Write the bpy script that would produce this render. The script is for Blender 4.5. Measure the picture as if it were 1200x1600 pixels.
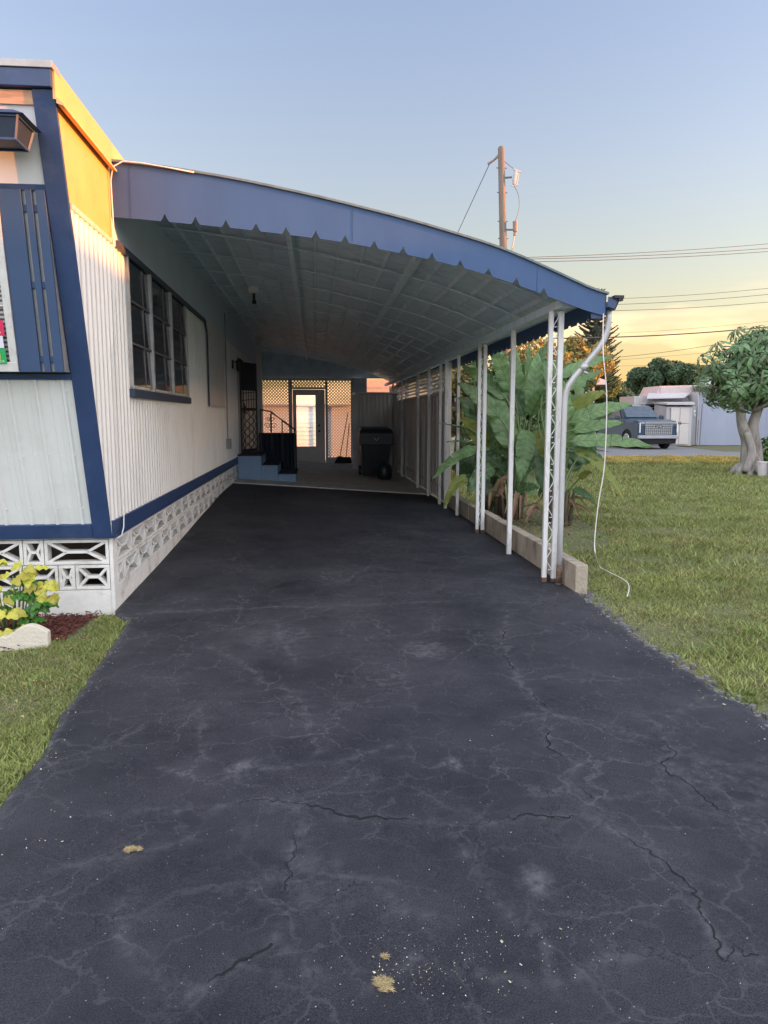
import bpy, bmesh, math, random
import numpy as np
from mathutils import Vector, Matrix, noise

for o in list(bpy.data.objects): bpy.data.objects.remove(o)
scn = bpy.context.scene
COL = scn.collection
R = math.radians
random.seed(7)
rng = np.random.default_rng(11)

# ------------------------------------------------------------------ camera
cam_d = bpy.data.cameras.new('camera'); cam = bpy.data.objects.new('camera', cam_d); COL.objects.link(cam)
cam_d.sensor_fit = 'VERTICAL'; cam_d.sensor_height = 36.0; cam_d.lens = 36.0 * 1150 / 1600
cam_d.clip_start = 0.05; cam_d.clip_end = 3000
cam.location = (0, 0, 1.55); cam.rotation_euler = (R(90 - 7.3334), 0, R(-5.3215))
scn.camera = cam

# ------------------------------------------------------------------ light
FILL_GLOW = 3.6  # strength of the added fill glow behind the camera
SUN_EL, SUN_AZ = 3.5, 99.0            # degrees; azimuth clockwise from +Y
world = bpy.data.worlds.new('World'); scn.world = world; world.use_nodes = True
wn = world.node_tree; wn.nodes.clear()
w_out = wn.nodes.new('ShaderNodeOutputWorld'); w_bg = wn.nodes.new('ShaderNodeBackground')
sky = wn.nodes.new('ShaderNodeTexSky'); sky.sky_type = 'NISHITA'; sky.sun_disc = False
sky.sun_elevation = R(SUN_EL); sky.sun_rotation = R(SUN_AZ)
sky.air_density = 1.0; sky.dust_density = 1.2; sky.ozone_density = 1.6; sky.altitude = 0
# thin bright haze and low clouds near the horizon (part of the sky itself)
tc = wn.nodes.new('ShaderNodeTexCoord'); sep = wn.nodes.new('ShaderNodeSeparateXYZ')
wn.links.new(tc.outputs['Generated'], sep.inputs[0])
def wmath(op, a, b=None, c=None):
    n = wn.nodes.new('ShaderNodeMath'); n.operation = op
    for i, v in enumerate((a, b, c)):
        if v is None: continue
        if isinstance(v, (int, float)): n.inputs[i].default_value = v
        else: wn.links.new(v, n.inputs[i])
    return n.outputs[0]
mp = wn.nodes.new('ShaderNodeMapping'); mp.inputs['Scale'].default_value = (3, 3, 16)
wn.links.new(tc.outputs['Generated'], mp.inputs[0])
nz = wn.nodes.new('ShaderNodeTexNoise'); nz.inputs['Scale'].default_value = 1.6; nz.inputs['Detail'].default_value = 6
wn.links.new(mp.outputs[0], nz.inputs[0])
el = sep.outputs['Z']
band = wmath('MULTIPLY', wmath('SMOOTH_MIN', wmath('MAXIMUM', wmath('MULTIPLY', wmath('SUBTRACT', 0.17, el), 9.0), 0.0), 1.0, 0.2), wmath('MAXIMUM', wmath('MULTIPLY', wmath('SUBTRACT', nz.outputs['Fac'], 0.5), 4.0), 0.0))
band = wmath('MINIMUM', band, 0.55)
mixc = wn.nodes.new('ShaderNodeMix'); mixc.data_type = 'RGBA'
wn.links.new(band, mixc.inputs[0])
wn.links.new(sky.outputs[0], mixc.inputs[6]); mixc.inputs[7].default_value = (5.2, 3.6, 2.3, 1)
hsv = wn.nodes.new('ShaderNodeHueSaturation'); hsv.inputs['Saturation'].default_value = 0.73
wn.links.new(mixc.outputs[2], hsv.inputs['Color'])
tint = wn.nodes.new('ShaderNodeMix'); tint.data_type = 'RGBA'; tint.blend_type = 'MULTIPLY'; tint.inputs[0].default_value = 1.0; tint.inputs[7].default_value = (1, 1, 1, 1)
elr = wn.nodes.new('ShaderNodeValToRGB'); re_ = elr.color_ramp.elements
re_[0].position = 0.0; re_[0].color = (0.96, 0.70, 0.46, 1); re_[1].position = 0.55; re_[1].color = (0.98, 0.98, 1.20, 1)
for p_, c_ in ((0.10, (1.0, 0.78, 0.56, 1)), (0.19, (1.02, 0.86, 0.77, 1)), (0.30, (1.02, 0.91, 0.95, 1))): q_ = re_.new(p_); q_.color = c_
wn.links.new(el, elr.inputs[0]); wn.links.new(elr.outputs[0], tint.inputs[7])
# unseen cloud glow added behind the camera and overhead to brighten the foreground
vd = wn.nodes.new('ShaderNodeVectorMath'); vd.operation = 'DOT_PRODUCT'; vd.inputs[1].default_value = (0.0, -0.84, 0.54)
wn.links.new(tc.outputs['Generated'], vd.inputs[0])
cn = wn.nodes.new('ShaderNodeTexNoise'); cn.inputs['Scale'].default_value = 3.0; cn.inputs['Detail'].default_value = 7
wn.links.new(tc.outputs['Generated'], cn.inputs[0])
fill_mask = wn.nodes.new('ShaderNodeMapRange'); fill_mask.interpolation_type = 'SMOOTHSTEP'; fill_mask.inputs[1].default_value = 0.15; fill_mask.inputs[2].default_value = 0.65
wn.links.new(wmath('ADD', vd.outputs['Value'], wmath('MULTIPLY', wmath('SUBTRACT', cn.outputs['Fac'], 0.5), 0.5)), fill_mask.inputs[0])
fill_mix = wn.nodes.new('ShaderNodeMix'); fill_mix.data_type = 'RGBA'; wn.links.new(fill_mask.outputs[0], fill_mix.inputs[0])
wn.links.new(tint.outputs[2], fill_mix.inputs[6]); fill_mix.inputs[7].default_value = (FILL_GLOW * 0.97, FILL_GLOW * 1.0, FILL_GLOW * 1.10, 1)
wn.links.new(hsv.outputs[0], tint.inputs[6]); wn.links.new(fill_mix.outputs[2], w_bg.inputs[0]); w_bg.inputs[1].default_value = 0.12
wn.links.new(w_bg.outputs[0], w_out.inputs[0])

sl = bpy.data.lights.new('sun', 'SUN'); sl.energy = 3.2; sl.angle = R(0.6); sl.color = (0.85, 0.27, 0.05)
sun = bpy.data.objects.new('sun', sl); COL.objects.link(sun)
sd = Vector((math.sin(R(SUN_AZ)) * math.cos(R(SUN_EL)), math.cos(R(SUN_AZ)) * math.cos(R(SUN_EL)), math.sin(R(SUN_EL))))
sun.rotation_euler = sd.to_track_quat('Z', 'Y').to_euler(); sun.location = (20, -2, 10)

scn.view_settings.view_transform = 'Standard'; scn.view_settings.look = 'None'
scn.view_settings.exposure = 2.4; scn.view_settings.gamma = 1.0; scn.view_settings.use_curve_mapping = False
scn.render.resolution_x = 768; scn.render.resolution_y = 1024

# ------------------------------------------------------------------ materials
MATS = {}
def mat(name, col, rough=0.6, var=0.12, nscale=6.0, bump=0.0, bscale=40.0, metal=0.0, spec=0.5, dirt=None, dscale=2.0, damt=0.5, isl=0.0, transl=0.0, coat=0.0, stretch=(1, 1, 1), emis=None):
    if name in MATS: return MATS[name]
    m = bpy.data.materials.new(name); m.use_nodes = True; t = m.node_tree; b = t.nodes['Principled BSDF']
    b.inputs['Roughness'].default_value = rough; b.inputs['Metallic'].default_value = metal
    b.inputs['Specular IOR Level'].default_value = spec; b.inputs['Coat Weight'].default_value = coat
    c = t.nodes.new('ShaderNodeTexCoord'); mpn = t.nodes.new('ShaderNodeMapping'); mpn.inputs['Scale'].default_value = stretch
    t.links.new(c.outputs['Object'], mpn.inputs[0])
    n = t.nodes.new('ShaderNodeTexNoise'); n.inputs['Scale'].default_value = nscale; n.inputs['Detail'].default_value = 8; n.inputs['Roughness'].default_value = 0.62
    t.links.new(mpn.outputs[0], n.inputs[0])
    r = t.nodes.new('ShaderNodeValToRGB'); e = r.color_ramp.elements
    e[0].position = 0.3; e[1].position = 0.7
    e[0].color = (*[max(0, x * (1 - var)) for x in col], 1); e[1].color = (*[min(1, x * (1 + var)) for x in col], 1)
    t.links.new(n.outputs['Fac'], r.inputs[0]); out = r.outputs[0]
    if dirt is not None:
        n2 = t.nodes.new('ShaderNodeTexNoise'); n2.inputs['Scale'].default_value = dscale; n2.inputs['Detail'].default_value = 10; n2.inputs['Roughness'].default_value = 0.7
        t.links.new(mpn.outputs[0], n2.inputs[0])
        r2 = t.nodes.new('ShaderNodeValToRGB'); r2.color_ramp.elements[0].position = 0.52; r2.color_ramp.elements[1].position = 0.74
        r2.color_ramp.elements[0].color = (0, 0, 0, 1); r2.color_ramp.elements[1].color = (damt,) * 3 + (1,)
        t.links.new(n2.outputs['Fac'], r2.inputs[0])
        mx = t.nodes.new('ShaderNodeMix'); mx.data_type = 'RGBA'
        t.links.new(r2.outputs[0], mx.inputs[0]); t.links.new(out, mx.inputs[6]); mx.inputs[7].default_value = (*dirt, 1); out = mx.outputs[2]
    if isl:
        g = t.nodes.new('ShaderNodeNewGeometry'); h = t.nodes.new('ShaderNodeHueSaturation')
        mr = t.nodes.new('ShaderNodeMapRange'); mr.inputs[3].default_value = 1 - isl; mr.inputs[4].default_value = 1 + isl
        mh = t.nodes.new('ShaderNodeMapRange'); mh.inputs[3].default_value = 0.5 - isl * 0.06; mh.inputs[4].default_value = 0.5 + isl * 0.05
        t.links.new(g.outputs['Random Per Island'], mr.inputs[0]); t.links.new(mr.outputs[0], h.inputs['Value'])
        t.links.new(g.outputs['Random Per Island'], mh.inputs[0]); t.links.new(mh.outputs[0], h.inputs['Hue'])
        t.links.new(out, h.inputs['Color']); out = h.outputs[0]
    t.links.new(out, b.inputs['Base Color'])
    if bump:
        nb = t.nodes.new('ShaderNodeTexNoise'); nb.inputs['Scale'].default_value = bscale; nb.inputs['Detail'].default_value = 6
        t.links.new(mpn.outputs[0], nb.inputs[0])
        bp = t.nodes.new('ShaderNodeBump'); bp.inputs['Strength'].default_value = bump; bp.inputs['Distance'].default_value = 0.01
        t.links.new(nb.outputs['Fac'], bp.inputs['Height']); t.links.new(bp.outputs[0], b.inputs['Normal'])
    if transl:
        tr = t.nodes.new('ShaderNodeBsdfTranslucent'); ms = t.nodes.new('ShaderNodeMixShader'); ms.inputs[0].default_value = transl
        t.links.new(out, tr.inputs[0]); t.links.new(b.outputs[0], ms.inputs[1]); t.links.new(tr.outputs[0], ms.inputs[2])
        t.links.new(ms.outputs[0], t.nodes['Material Output'].inputs[0])
    MATS[name] = m; return m

def glassy(name, col=(0.02, 0.025, 0.03), rough=0.06):
    return mat(name, col, rough, var=0.2, spec=0.7, bump=0.04, bscale=3)

white_siding = mat('white_siding', (0.74, 0.73, 0.70), 0.42, 0.05, 3, bump=0.10, bscale=9, dirt=(0.36, 0.34, 0.30), dscale=1.6, damt=0.38, stretch=(1, 1, 0.5))
white_smooth = mat('white_smooth', (0.66, 0.66, 0.66), 0.5, 0.05, 2, bump=0.12, bscale=4, dirt=(0.40, 0.38, 0.36), dscale=3, damt=0.3)
sunlit_yellow = mat('sunlit_yellow', (0.52, 0.36, 0.15), 0.5, 0.08, 2, bump=0.25, bscale=5, dirt=(0.38, 0.24, 0.10), dscale=5, damt=0.5)  # white wall paint with the low sun's yellow put into its colour
navy = mat('navy_paint', (0.022, 0.050, 0.135), 0.42, 0.14, 3, bump=0.12, bscale=14, dirt=(0.07, 0.10, 0.17), dscale=5, damt=0.5)
blue_fascia = mat('blue_fascia', (0.036, 0.086, 0.20), 0.55, 0.12, 3, bump=0.14, bscale=5, stretch=(1, 1, .4), dirt=(0.05, 0.085, 0.15), dscale=3, damt=0.35)
shutter_m = mat('shutter_blue', (0.034, 0.070, 0.155), 0.5, 0.06, 3, bump=0.05, bscale=18)
grey_metal = mat('grey_metal', (0.36, 0.37, 0.37), 0.4, 0.15, 8, metal=0.4, bump=0.05)
alu = mat('aluminium', (0.62, 0.62, 0.60), 0.45, 0.10, 12, metal=0.3, dirt=(0.30, 0.28, 0.25), dscale=9, damt=0.5)
post_white = mat('post_white', (0.68, 0.69, 0.68), 0.45, 0.06, 9, bump=0.15, bscale=30, dirt=(0.24, 0.17, 0.12), dscale=9, damt=0.85, stretch=(1, 1, .3))
block_white = mat('block_white', (0.72, 0.71, 0.67), 0.8, 0.07, 12, bump=0.55, bscale=70, dirt=(0.26, 0.22, 0.18), dscale=4, damt=0.8)
ceil_m = mat('canopy_underside', (0.62, 0.76, 0.95), 0.55, 0.22, 4, bump=0.9, bscale=16, dirt=(0.40, 0.50, 0.66), dscale=4, damt=0.5, stretch=(1, 2, 1))
wood_m = mat('bare_wood', (0.62, 0.36, 0.22), 0.7, 0.25, 5, bump=0.2, bscale=20, stretch=(1, 8, 8), dirt=(0.55, 0.45, 0.36), damt=0.7)
dark_glass = glassy('dark_glass')
black_iron = mat('black_iron', (0.015, 0.015, 0.018), 0.5, 0.3, 20)
dark_cloth = mat('dark_cloth', (0.012, 0.018, 0.034), 0.85, 0.25, 10, bump=0.3, bscale=30)
step_m = mat('step_paint', (0.19, 0.30, 0.44), 0.6, 0.1, 4, bump=0.2, bscale=30, dirt=(0.10, 0.12, 0.15), damt=0.5)
concrete = mat('concrete_slab', (0.50, 0.47, 0.43), 0.85, 0.14, 2.2, bump=0.35, bscale=50, dirt=(0.15, 0.14, 0.13), dscale=3, damt=0.7)
kerb_m = mat('kerb_block', (0.37, 0.32, 0.25), 0.9, 0.2, 6, bump=1.2, bscale=55, dirt=(0.11, 0.10, 0.09), dscale=4, damt=1.0, stretch=(1, 1, .5))
fence_m = mat('fence_paint', (0.62, 0.58, 0.55), 0.6, 0.07, 5, bump=0.15, bscale=20, stretch=(1, 1, 0.3), dirt=(0.32, 0.30, 0.28), damt=0.5)
lattice_m = mat('lattice_white', (0.50, 0.47, 0.46), 0.6, 0.08, 8)
pipe_m = mat('pipe_grey', (0.50, 0.51, 0.52), 0.35, 0.10, 9, metal=0.25, dirt=(0.25, 0.22, 0.18), dscale=9, damt=0.5)
cable_m = mat('cable_white', (0.70, 0.70, 0.66), 0.5, 0.05)
black_plastic = mat('black_plastic', (0.02, 0.024, 0.028), 0.45, 0.3, 6, bump=0.1)

# ------------------------------------------------------------------ mesh helpers
ORG = {}
def tag(o, label=None, cat=None, group=None, kind=None):
    if label: o['label'] = label
    if cat: o['category'] = cat
    if group: o['group'] = group
    if kind: o['kind'] = kind
    return o
def thing(name, label, cat, org=(0, 0, 0), group=None):
    o = bpy.data.objects.new(name, None); COL.objects.link(o); o.location = org; o.empty_display_size = 0.2
    ORG[o.name] = Vector(org); return tag(o, label, cat, group)
def local_thing(name, label, cat, group=None):
    o = bpy.data.objects.new(name, None); COL.objects.link(o); ORG[o.name] = Vector((0, 0, 0)); return tag(o, label, cat, group)

class MB:
    def __init__(s): s.v = []; s.f = []
    def add(s, vs, fs):
        k = len(s.v); s.v += [tuple(p) for p in vs]; s.f += [tuple(i + k for i in f) for f in fs]; return s
    def box(s, x0, x1, y0, y1, z0, z1):
        return s.add([(x0, y0, z0), (x1, y0, z0), (x1, y1, z0), (x0, y1, z0), (x0, y0, z1), (x1, y0, z1), (x1, y1, z1), (x0, y1, z1)],
                     [(0, 3, 2, 1), (4, 5, 6, 7), (0, 1, 5, 4), (1, 2, 6, 5), (2, 3, 7, 6), (3, 0, 4, 7)])
    def hexa(s, p):      # eight corners: bottom ring, top ring
        return s.add(p, [(0, 3, 2, 1), (4, 5, 6, 7), (0, 1, 5, 4), (1, 2, 6, 5), (2, 3, 7, 6), (3, 0, 4, 7)])
    def bar(s, a, b, w, h, up=(0, 0, 1)):
        a = Vector(a); b = Vector(b); d = (b - a).normalized(); up = Vector(up)
        if abs(d.dot(up)) > 0.98: up = Vector((1, 0, 0))
        x = d.cross(up).normalized() * (w / 2); y = x.cross(d).normalized() * (h / 2)
        return s.hexa([a - x - y, a + x - y, a + x + y, a - x + y, b - x - y, b + x - y, b + x + y, b - x + y])
    def tube(s, pts, r, n=8, cap=True):
        pts = [Vector(p) for p in pts]; m = len(pts); rs = r if isinstance(r, (list, tuple)) else [r] * m
        vs = []; fs = []; prev = None
        for i, p in enumerate(pts):
            d = (pts[min(i + 1, m - 1)] - pts[max(i - 1, 0)]).normalized()
            if prev is None:
                up = Vector((0, 0, 1)) if abs(d.z) < 0.9 else Vector((1, 0, 0)); x = d.cross(up).normalized()
            else: x = (prev - d * prev.dot(d)).normalized()
            prev = x; y = d.cross(x)
            for k in range(n):
                a = 2 * math.pi * k / n; vs.append(p + (x * math.cos(a) + y * math.sin(a)) * rs[i])
        for i in range(m - 1):
            for k in range(n): fs.append((i * n + k, i * n + (k + 1) % n, (i + 1) * n + (k + 1) % n, (i + 1) * n + k))
        if cap: fs.append(tuple(reversed(range(n)))); fs.append(tuple((m - 1) * n + k for k in range(n)))
        return s.add(vs, fs)
    def prism(s, poly, fn):   # poly: list of 2-D points, fn(u, v, t) -> 3-D for t = 0, 1
        n = len(poly); vs = [fn(u, v, 0) for u, v in poly] + [fn(u, v, 1) for u, v in poly]
        return s.add(vs, [tuple(reversed(range(n))), tuple(range(n, 2 * n))] + [(i, (i + 1) % n, n + (i + 1) % n, n + i) for i in range(n)])
    def lathe(s, prof, c, n=20):
        vs = []; fs = []
        for r, z in prof:
            for k in range(n): a = 2 * math.pi * k / n; vs.append((c[0] + r * math.cos(a), c[1] + r * math.sin(a), c[2] + z))
        for i in range(len(prof) - 1):
            for k in range(n): fs.append((i * n + k, i * n + (k + 1) % n, (i + 1) * n + (k + 1) % n, (i + 1) * n + k))
        fs.append(tuple(reversed(range(n)))); fs.append(tuple((len(prof) - 1) * n + k for k in range(n)))
        return s.add(vs, fs)
    def build(s, name, m, parent=None, org=None, smooth=False, bevel=0.0, fix=True):
        me = bpy.data.meshes.new(name)
        off = ORG[parent.name] if parent is not None else Vector(org or (0, 0, 0))
        vs = [(p[0] - off.x, p[1] - off.y, p[2] - off.z) for p in s.v]
        me.from_pydata(vs, [], s.f)
        if fix:
            bm = bmesh.new(); bm.from_mesh(me); bmesh.ops.recalc_face_normals(bm, faces=bm.faces); bm.to_mesh(me); bm.free()
        me.materials.append(m)
        if smooth: me.polygons.foreach_set('use_smooth', [True] * len(me.polygons))
        o = bpy.data.objects.new(name, me); COL.objects.link(o)
        if parent is not None: o.parent = parent; ORG[o.name] = off
        else: o.location = off; ORG[o.name] = off
        if bevel:
            b = o.modifiers.new('bevel', 'BEVEL'); b.width = bevel; b.segments = 2; b.limit_method = 'ANGLE'; b.angle_limit = R(40); b.harden_normals = False
        return o
def copy_tree(o, parent=None):
    c = o.copy(); COL.objects.link(c); c.parent = parent
    for ch in [q for q in bpy.data.objects if q.parent == o]: copy_tree(ch, c)
    return c
def lerp(a, b, t): return a + (b - a) * t
def interp(x, pts):
    if x <= pts[0][0]: return pts[0][1]
    for (a, b), (c, d) in zip(pts, pts[1:]):
        if x <= c: return b + (d - b) * (x - a) / (c - a)
    return pts[-1][1]
def sstep(t): t = max(0, min(1, t)); return t * t * (3 - 2 * t)
def text_mesh(body, size, m, parent, name, mw, ext=0.002):
    cu = bpy.data.curves.new(name, 'FONT'); cu.body = body; cu.size = size; cu.extrude = ext; cu.align_x = 'CENTER'; cu.align_y = 'CENTER'
    to = bpy.data.objects.new('tmp_text', cu); COL.objects.link(to)
    bpy.context.view_layer.update()
    me = bpy.data.meshes.new_from_object(to.evaluated_get(bpy.context.evaluated_depsgraph_get()))
    bpy.data.objects.remove(to)
    off = ORG[parent.name]; me.transform(Matrix.Translation(-off) @ mw); me.materials.clear(); me.materials.append(m)
    o = bpy.data.objects.new(name, me); COL.objects.link(o); o.parent = parent; ORG[o.name] = off; return o

# ground height of the driveway: it climbs towards the back along the house wall
def zg(x, y):
    return 0.27 * sstep((y - 4.9) / 9.5) * max(0.0, min(1.0, (2.25 - x) / 3.85)) + 0.012 * noise.noise(Vector((x * 0.7, y * 0.5, 0))) * (1 if y < 14 else 0)

# ------------------------------------------------------------------ setting: lawn, driveway, slab, road
def grid_mesh(name, xs, ys, zf, m, org=(0, 0, 0), keep=None):
    nx, ny = len(xs), len(ys)
    vs = [(x, y, zf(x, y)) for y in ys for x in xs]; fs = []
    for j in range(ny - 1):
        for i in range(nx - 1): fs.append((j * nx + i, j * nx + i + 1, (j + 1) * nx + i + 1, (j + 1) * nx + i))
    b = MB(); b.v = vs; b.f = fs; return b.build(name, m, org=org, smooth=True, fix=False)

soil_m = mat('lawn_soil', (0.13, 0.135, 0.06), 0.95, 0.75, 60, bump=1.0, bscale=30, dirt=(0.20, 0.17, 0.075), dscale=1.1, damt=0.75)
xs = [-600, -200, -80, -40, -20, -10, -6, -3, -1.2, 0, 1.2, 2, 3, 4, 6, 8, 10, 13, 17, 22, 30, 45, 80, 200, 600]
ys = [-200, -60, -20, -8, -3, 0, 1, 2, 3, 4, 5, 6, 8, 10, 13, 17, 20, 24, 28, 34, 40, 60, 100, 200, 500, 1500]
lawn = grid_mesh('lawn', xs, ys, lambda x, y: -0.03 + (0.006 * noise.noise(Vector((x * .5, y * .5, 3))) if abs(x) < 15 and 0 < y < 22 else 0) - (0.02 if y > 30 else 0), soil_m)
tag(lawn, kind='structure')

# asphalt material with a 'wear' attribute (pale scuffed lines and patches) and speckle
am = bpy.data.materials.new('sealed_asphalt'); am.use_nodes = True; t = am.node_tree; b = t.nodes['Principled BSDF']
b.inputs['Roughness'].default_value = 0.68; b.inputs['Specular IOR Level'].default_value = 0.28
geo = t.nodes.new('ShaderNodeTexCoord')
def N(kind, **kw):
    n = t.nodes.new(kind)
    for k, v in kw.items(): n.inputs[k].default_value = v
    return n
n1 = N('ShaderNodeTexNoise', Scale=1.3, Detail=9.0, Roughness=0.65); t.links.new(geo.outputs['Object'], n1.inputs[0])
r1 = t.nodes.new('ShaderNodeValToRGB'); e = r1.color_ramp.elements
e[0].position = 0.34; e[0].color = (0.016, 0.0175, 0.025, 1); e[1].position = 0.68; e[1].color = (0.043, 0.044, 0.054, 1)
t.links.new(n1.outputs['Fac'], r1.inputs[0])
n2 = N('ShaderNodeTexNoise', Scale=210.0, Detail=4.0, Roughness=0.6); t.links.new(geo.outputs['Object'], n2.inputs[0])
r2 = t.nodes.new('ShaderNodeValToRGB'); e = r2.color_ramp.elements
e[0].position = 0.36; e[0].color = (0.50, 0.50, 0.50, 1); e[1].position = 0.66; e[1].color = (1.65, 1.62, 1.6, 1)
t.links.new(n2.outputs['Fac'], r2.inputs[0])
mm = t.nodes.new('ShaderNodeMix'); mm.data_type = 'RGBA'; mm.blend_type = 'MULTIPLY'; mm.inputs[0].default_value = 1
t.links.new(r1.outputs[0], mm.inputs[6]); t.links.new(r2.outputs[0], mm.inputs[7])
at = t.nodes.new('ShaderNodeAttribute'); at.attribute_name = 'wear'
n3 = N('ShaderNodeTexNoise', Scale=13.0, Detail=9.0, Roughness=0.7); t.links.new(geo.outputs['Object'], n3.inputs[0])
r3 = t.nodes.new('ShaderNodeMapRange'); r3.inputs[1].default_value = 0.42; r3.inputs[2].default_value = 0.60; r3.inputs[3].default_value = 0.10
t.links.new(n3.outputs['Fac'], r3.inputs[0])
wm = t.nodes.new('ShaderNodeMath'); wm.operation = 'MULTIPLY'; t.links.new(at.outputs['Fac'], wm.inputs[0]); t.links.new(r3.outputs[0], wm.inputs[1])
def tm(op, a, b=None):
    n = t.nodes.new('ShaderNodeMath'); n.operation = op
    for i, v in enumerate((a, b)):
        if v is None: continue
        if isinstance(v, (int, float)): n.inputs[i].default_value = v
        else: t.links.new(v, n.inputs[i])
    return n.outputs[0]
def network(scale, width, dist, seedv, lo, hi, amt):
    nd = N('ShaderNodeTexNoise', Scale=scale * 1.6, Detail=6.0, Roughness=0.6); t.links.new(geo.outputs['Object'], nd.inputs[0])
    sv = t.nodes.new('ShaderNodeVectorMath'); sv.operation = 'SUBTRACT'; t.links.new(nd.outputs['Color'], sv.inputs[0]); sv.inputs[1].default_value = (.5 + seedv, .5, .5)
    mv = t.nodes.new('ShaderNodeVectorMath'); mv.operation = 'MULTIPLY_ADD'; t.links.new(sv.outputs[0], mv.inputs[0]); mv.inputs[1].default_value = (dist, dist, 0); t.links.new(geo.outputs['Object'], mv.inputs[2])
    v = t.nodes.new('ShaderNodeTexVoronoi'); v.feature = 'DISTANCE_TO_EDGE'; v.inputs['Scale'].default_value = scale; t.links.new(mv.outputs[0], v.inputs[0])
    m = t.nodes.new('ShaderNodeMapRange'); m.inputs[1].default_value = 0; m.inputs[2].default_value = width * scale; m.inputs[3].default_value = 1; m.inputs[4].default_value = 0; t.links.new(v.outputs['Distance'], m.inputs[0])
    nm = N('ShaderNodeTexNoise', Scale=1.1 + seedv, Detail=5.0, Roughness=0.65); t.links.new(mv.outputs[0], nm.inputs[0])
    mm_ = t.nodes.new('ShaderNodeMapRange'); mm_.inputs[1].default_value = lo; mm_.inputs[2].default_value = hi; mm_.inputs[4].default_value = amt; t.links.new(nm.outputs['Fac'], mm_.inputs[0])
    return tm('MULTIPLY', m.outputs[0], mm_.outputs[0])
net = tm('ADD', network(1.7, 0.010, 0.5, 0.0, 0.40, 0.60, 0.42), network(4.2, 0.006, 0.25, 0.7, 0.42, 0.60, 0.40))
hair = network(2.6, 0.0028, 0.4, 1.9, 0.50, 0.60, 0.85)
wsum = tm('MINIMUM', tm('ADD', wm.outputs[0], net), 1.0)
mw_ = t.nodes.new('ShaderNodeMix'); mw_.data_type = 'RGBA'; t.links.new(wsum, mw_.inputs[0])
t.links.new(mm.outputs[2], mw_.inputs[6]); mw_.inputs[7].default_value = (0.115, 0.116, 0.126, 1)
mh_ = t.nodes.new('ShaderNodeMix'); mh_.data_type = 'RGBA'; t.links.new(hair, mh_.inputs[0]); t.links.new(mw_.outputs[2], mh_.inputs[6]); mh_.inputs[7].default_value = (0.004, 0.004, 0.005, 1)
# tiny pale stones
vo = t.nodes.new('ShaderNodeTexVoronoi'); vo.inputs['Scale'].default_value = 34; t.links.new(geo.outputs['Object'], vo.inputs[0])
sp = t.nodes.new('ShaderNodeMath'); sp.operation = 'LESS_THAN'; t.links.new(vo.outputs['Distance'], sp.inputs[0]); sp.inputs[1].default_value = 0.085
sc = t.nodes.new('ShaderNodeSeparateColor'); t.links.new(vo.outputs['Color'], sc.inputs[0])
sr = t.nodes.new('ShaderNodeMath'); sr.operation = 'GREATER_THAN'; t.links.new(sc.outputs[0], sr.inputs[0]); sr.inputs[1].default_value = 0.74
sm = t.nodes.new('ShaderNodeMath'); sm.operation = 'MULTIPLY'; t.links.new(sp.outputs[0], sm.inputs[0]); t.links.new(sr.outputs[0], sm.inputs[1])
sm2 = t.nodes.new('ShaderNodeMath'); sm2.operation = 'MULTIPLY'; t.links.new(sm.outputs[0], sm2.inputs[0]); sm2.inputs[1].default_value = 0.55
mx2 = t.nodes.new('ShaderNodeMix'); mx2.data_type = 'RGBA'; t.links.new(sm2.outputs[0], mx2.inputs[0]); t.links.new(mh_.outputs[2], mx2.inputs[6]); mx2.inputs[7].default_value = (0.36, 0.34, 0.32, 1)
t.links.new(mx2.outputs[2], b.inputs['Base Color'])
bp = t.nodes.new('ShaderNodeBump'); bp.inputs['Strength'].default_value = 0.6; bp.inputs['Distance'].default_value = 0.005
ad = t.nodes.new('ShaderNodeMath'); ad.operation = 'ADD'; t.links.new(n2.outputs['Fac'], ad.inputs[0]); t.links.new(n3.outputs['Fac'], ad.inputs[1])
t.links.new(ad.outputs[0], bp.inputs['Height']); t.links.new(bp.outputs[0], b.inputs['Normal'])

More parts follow.
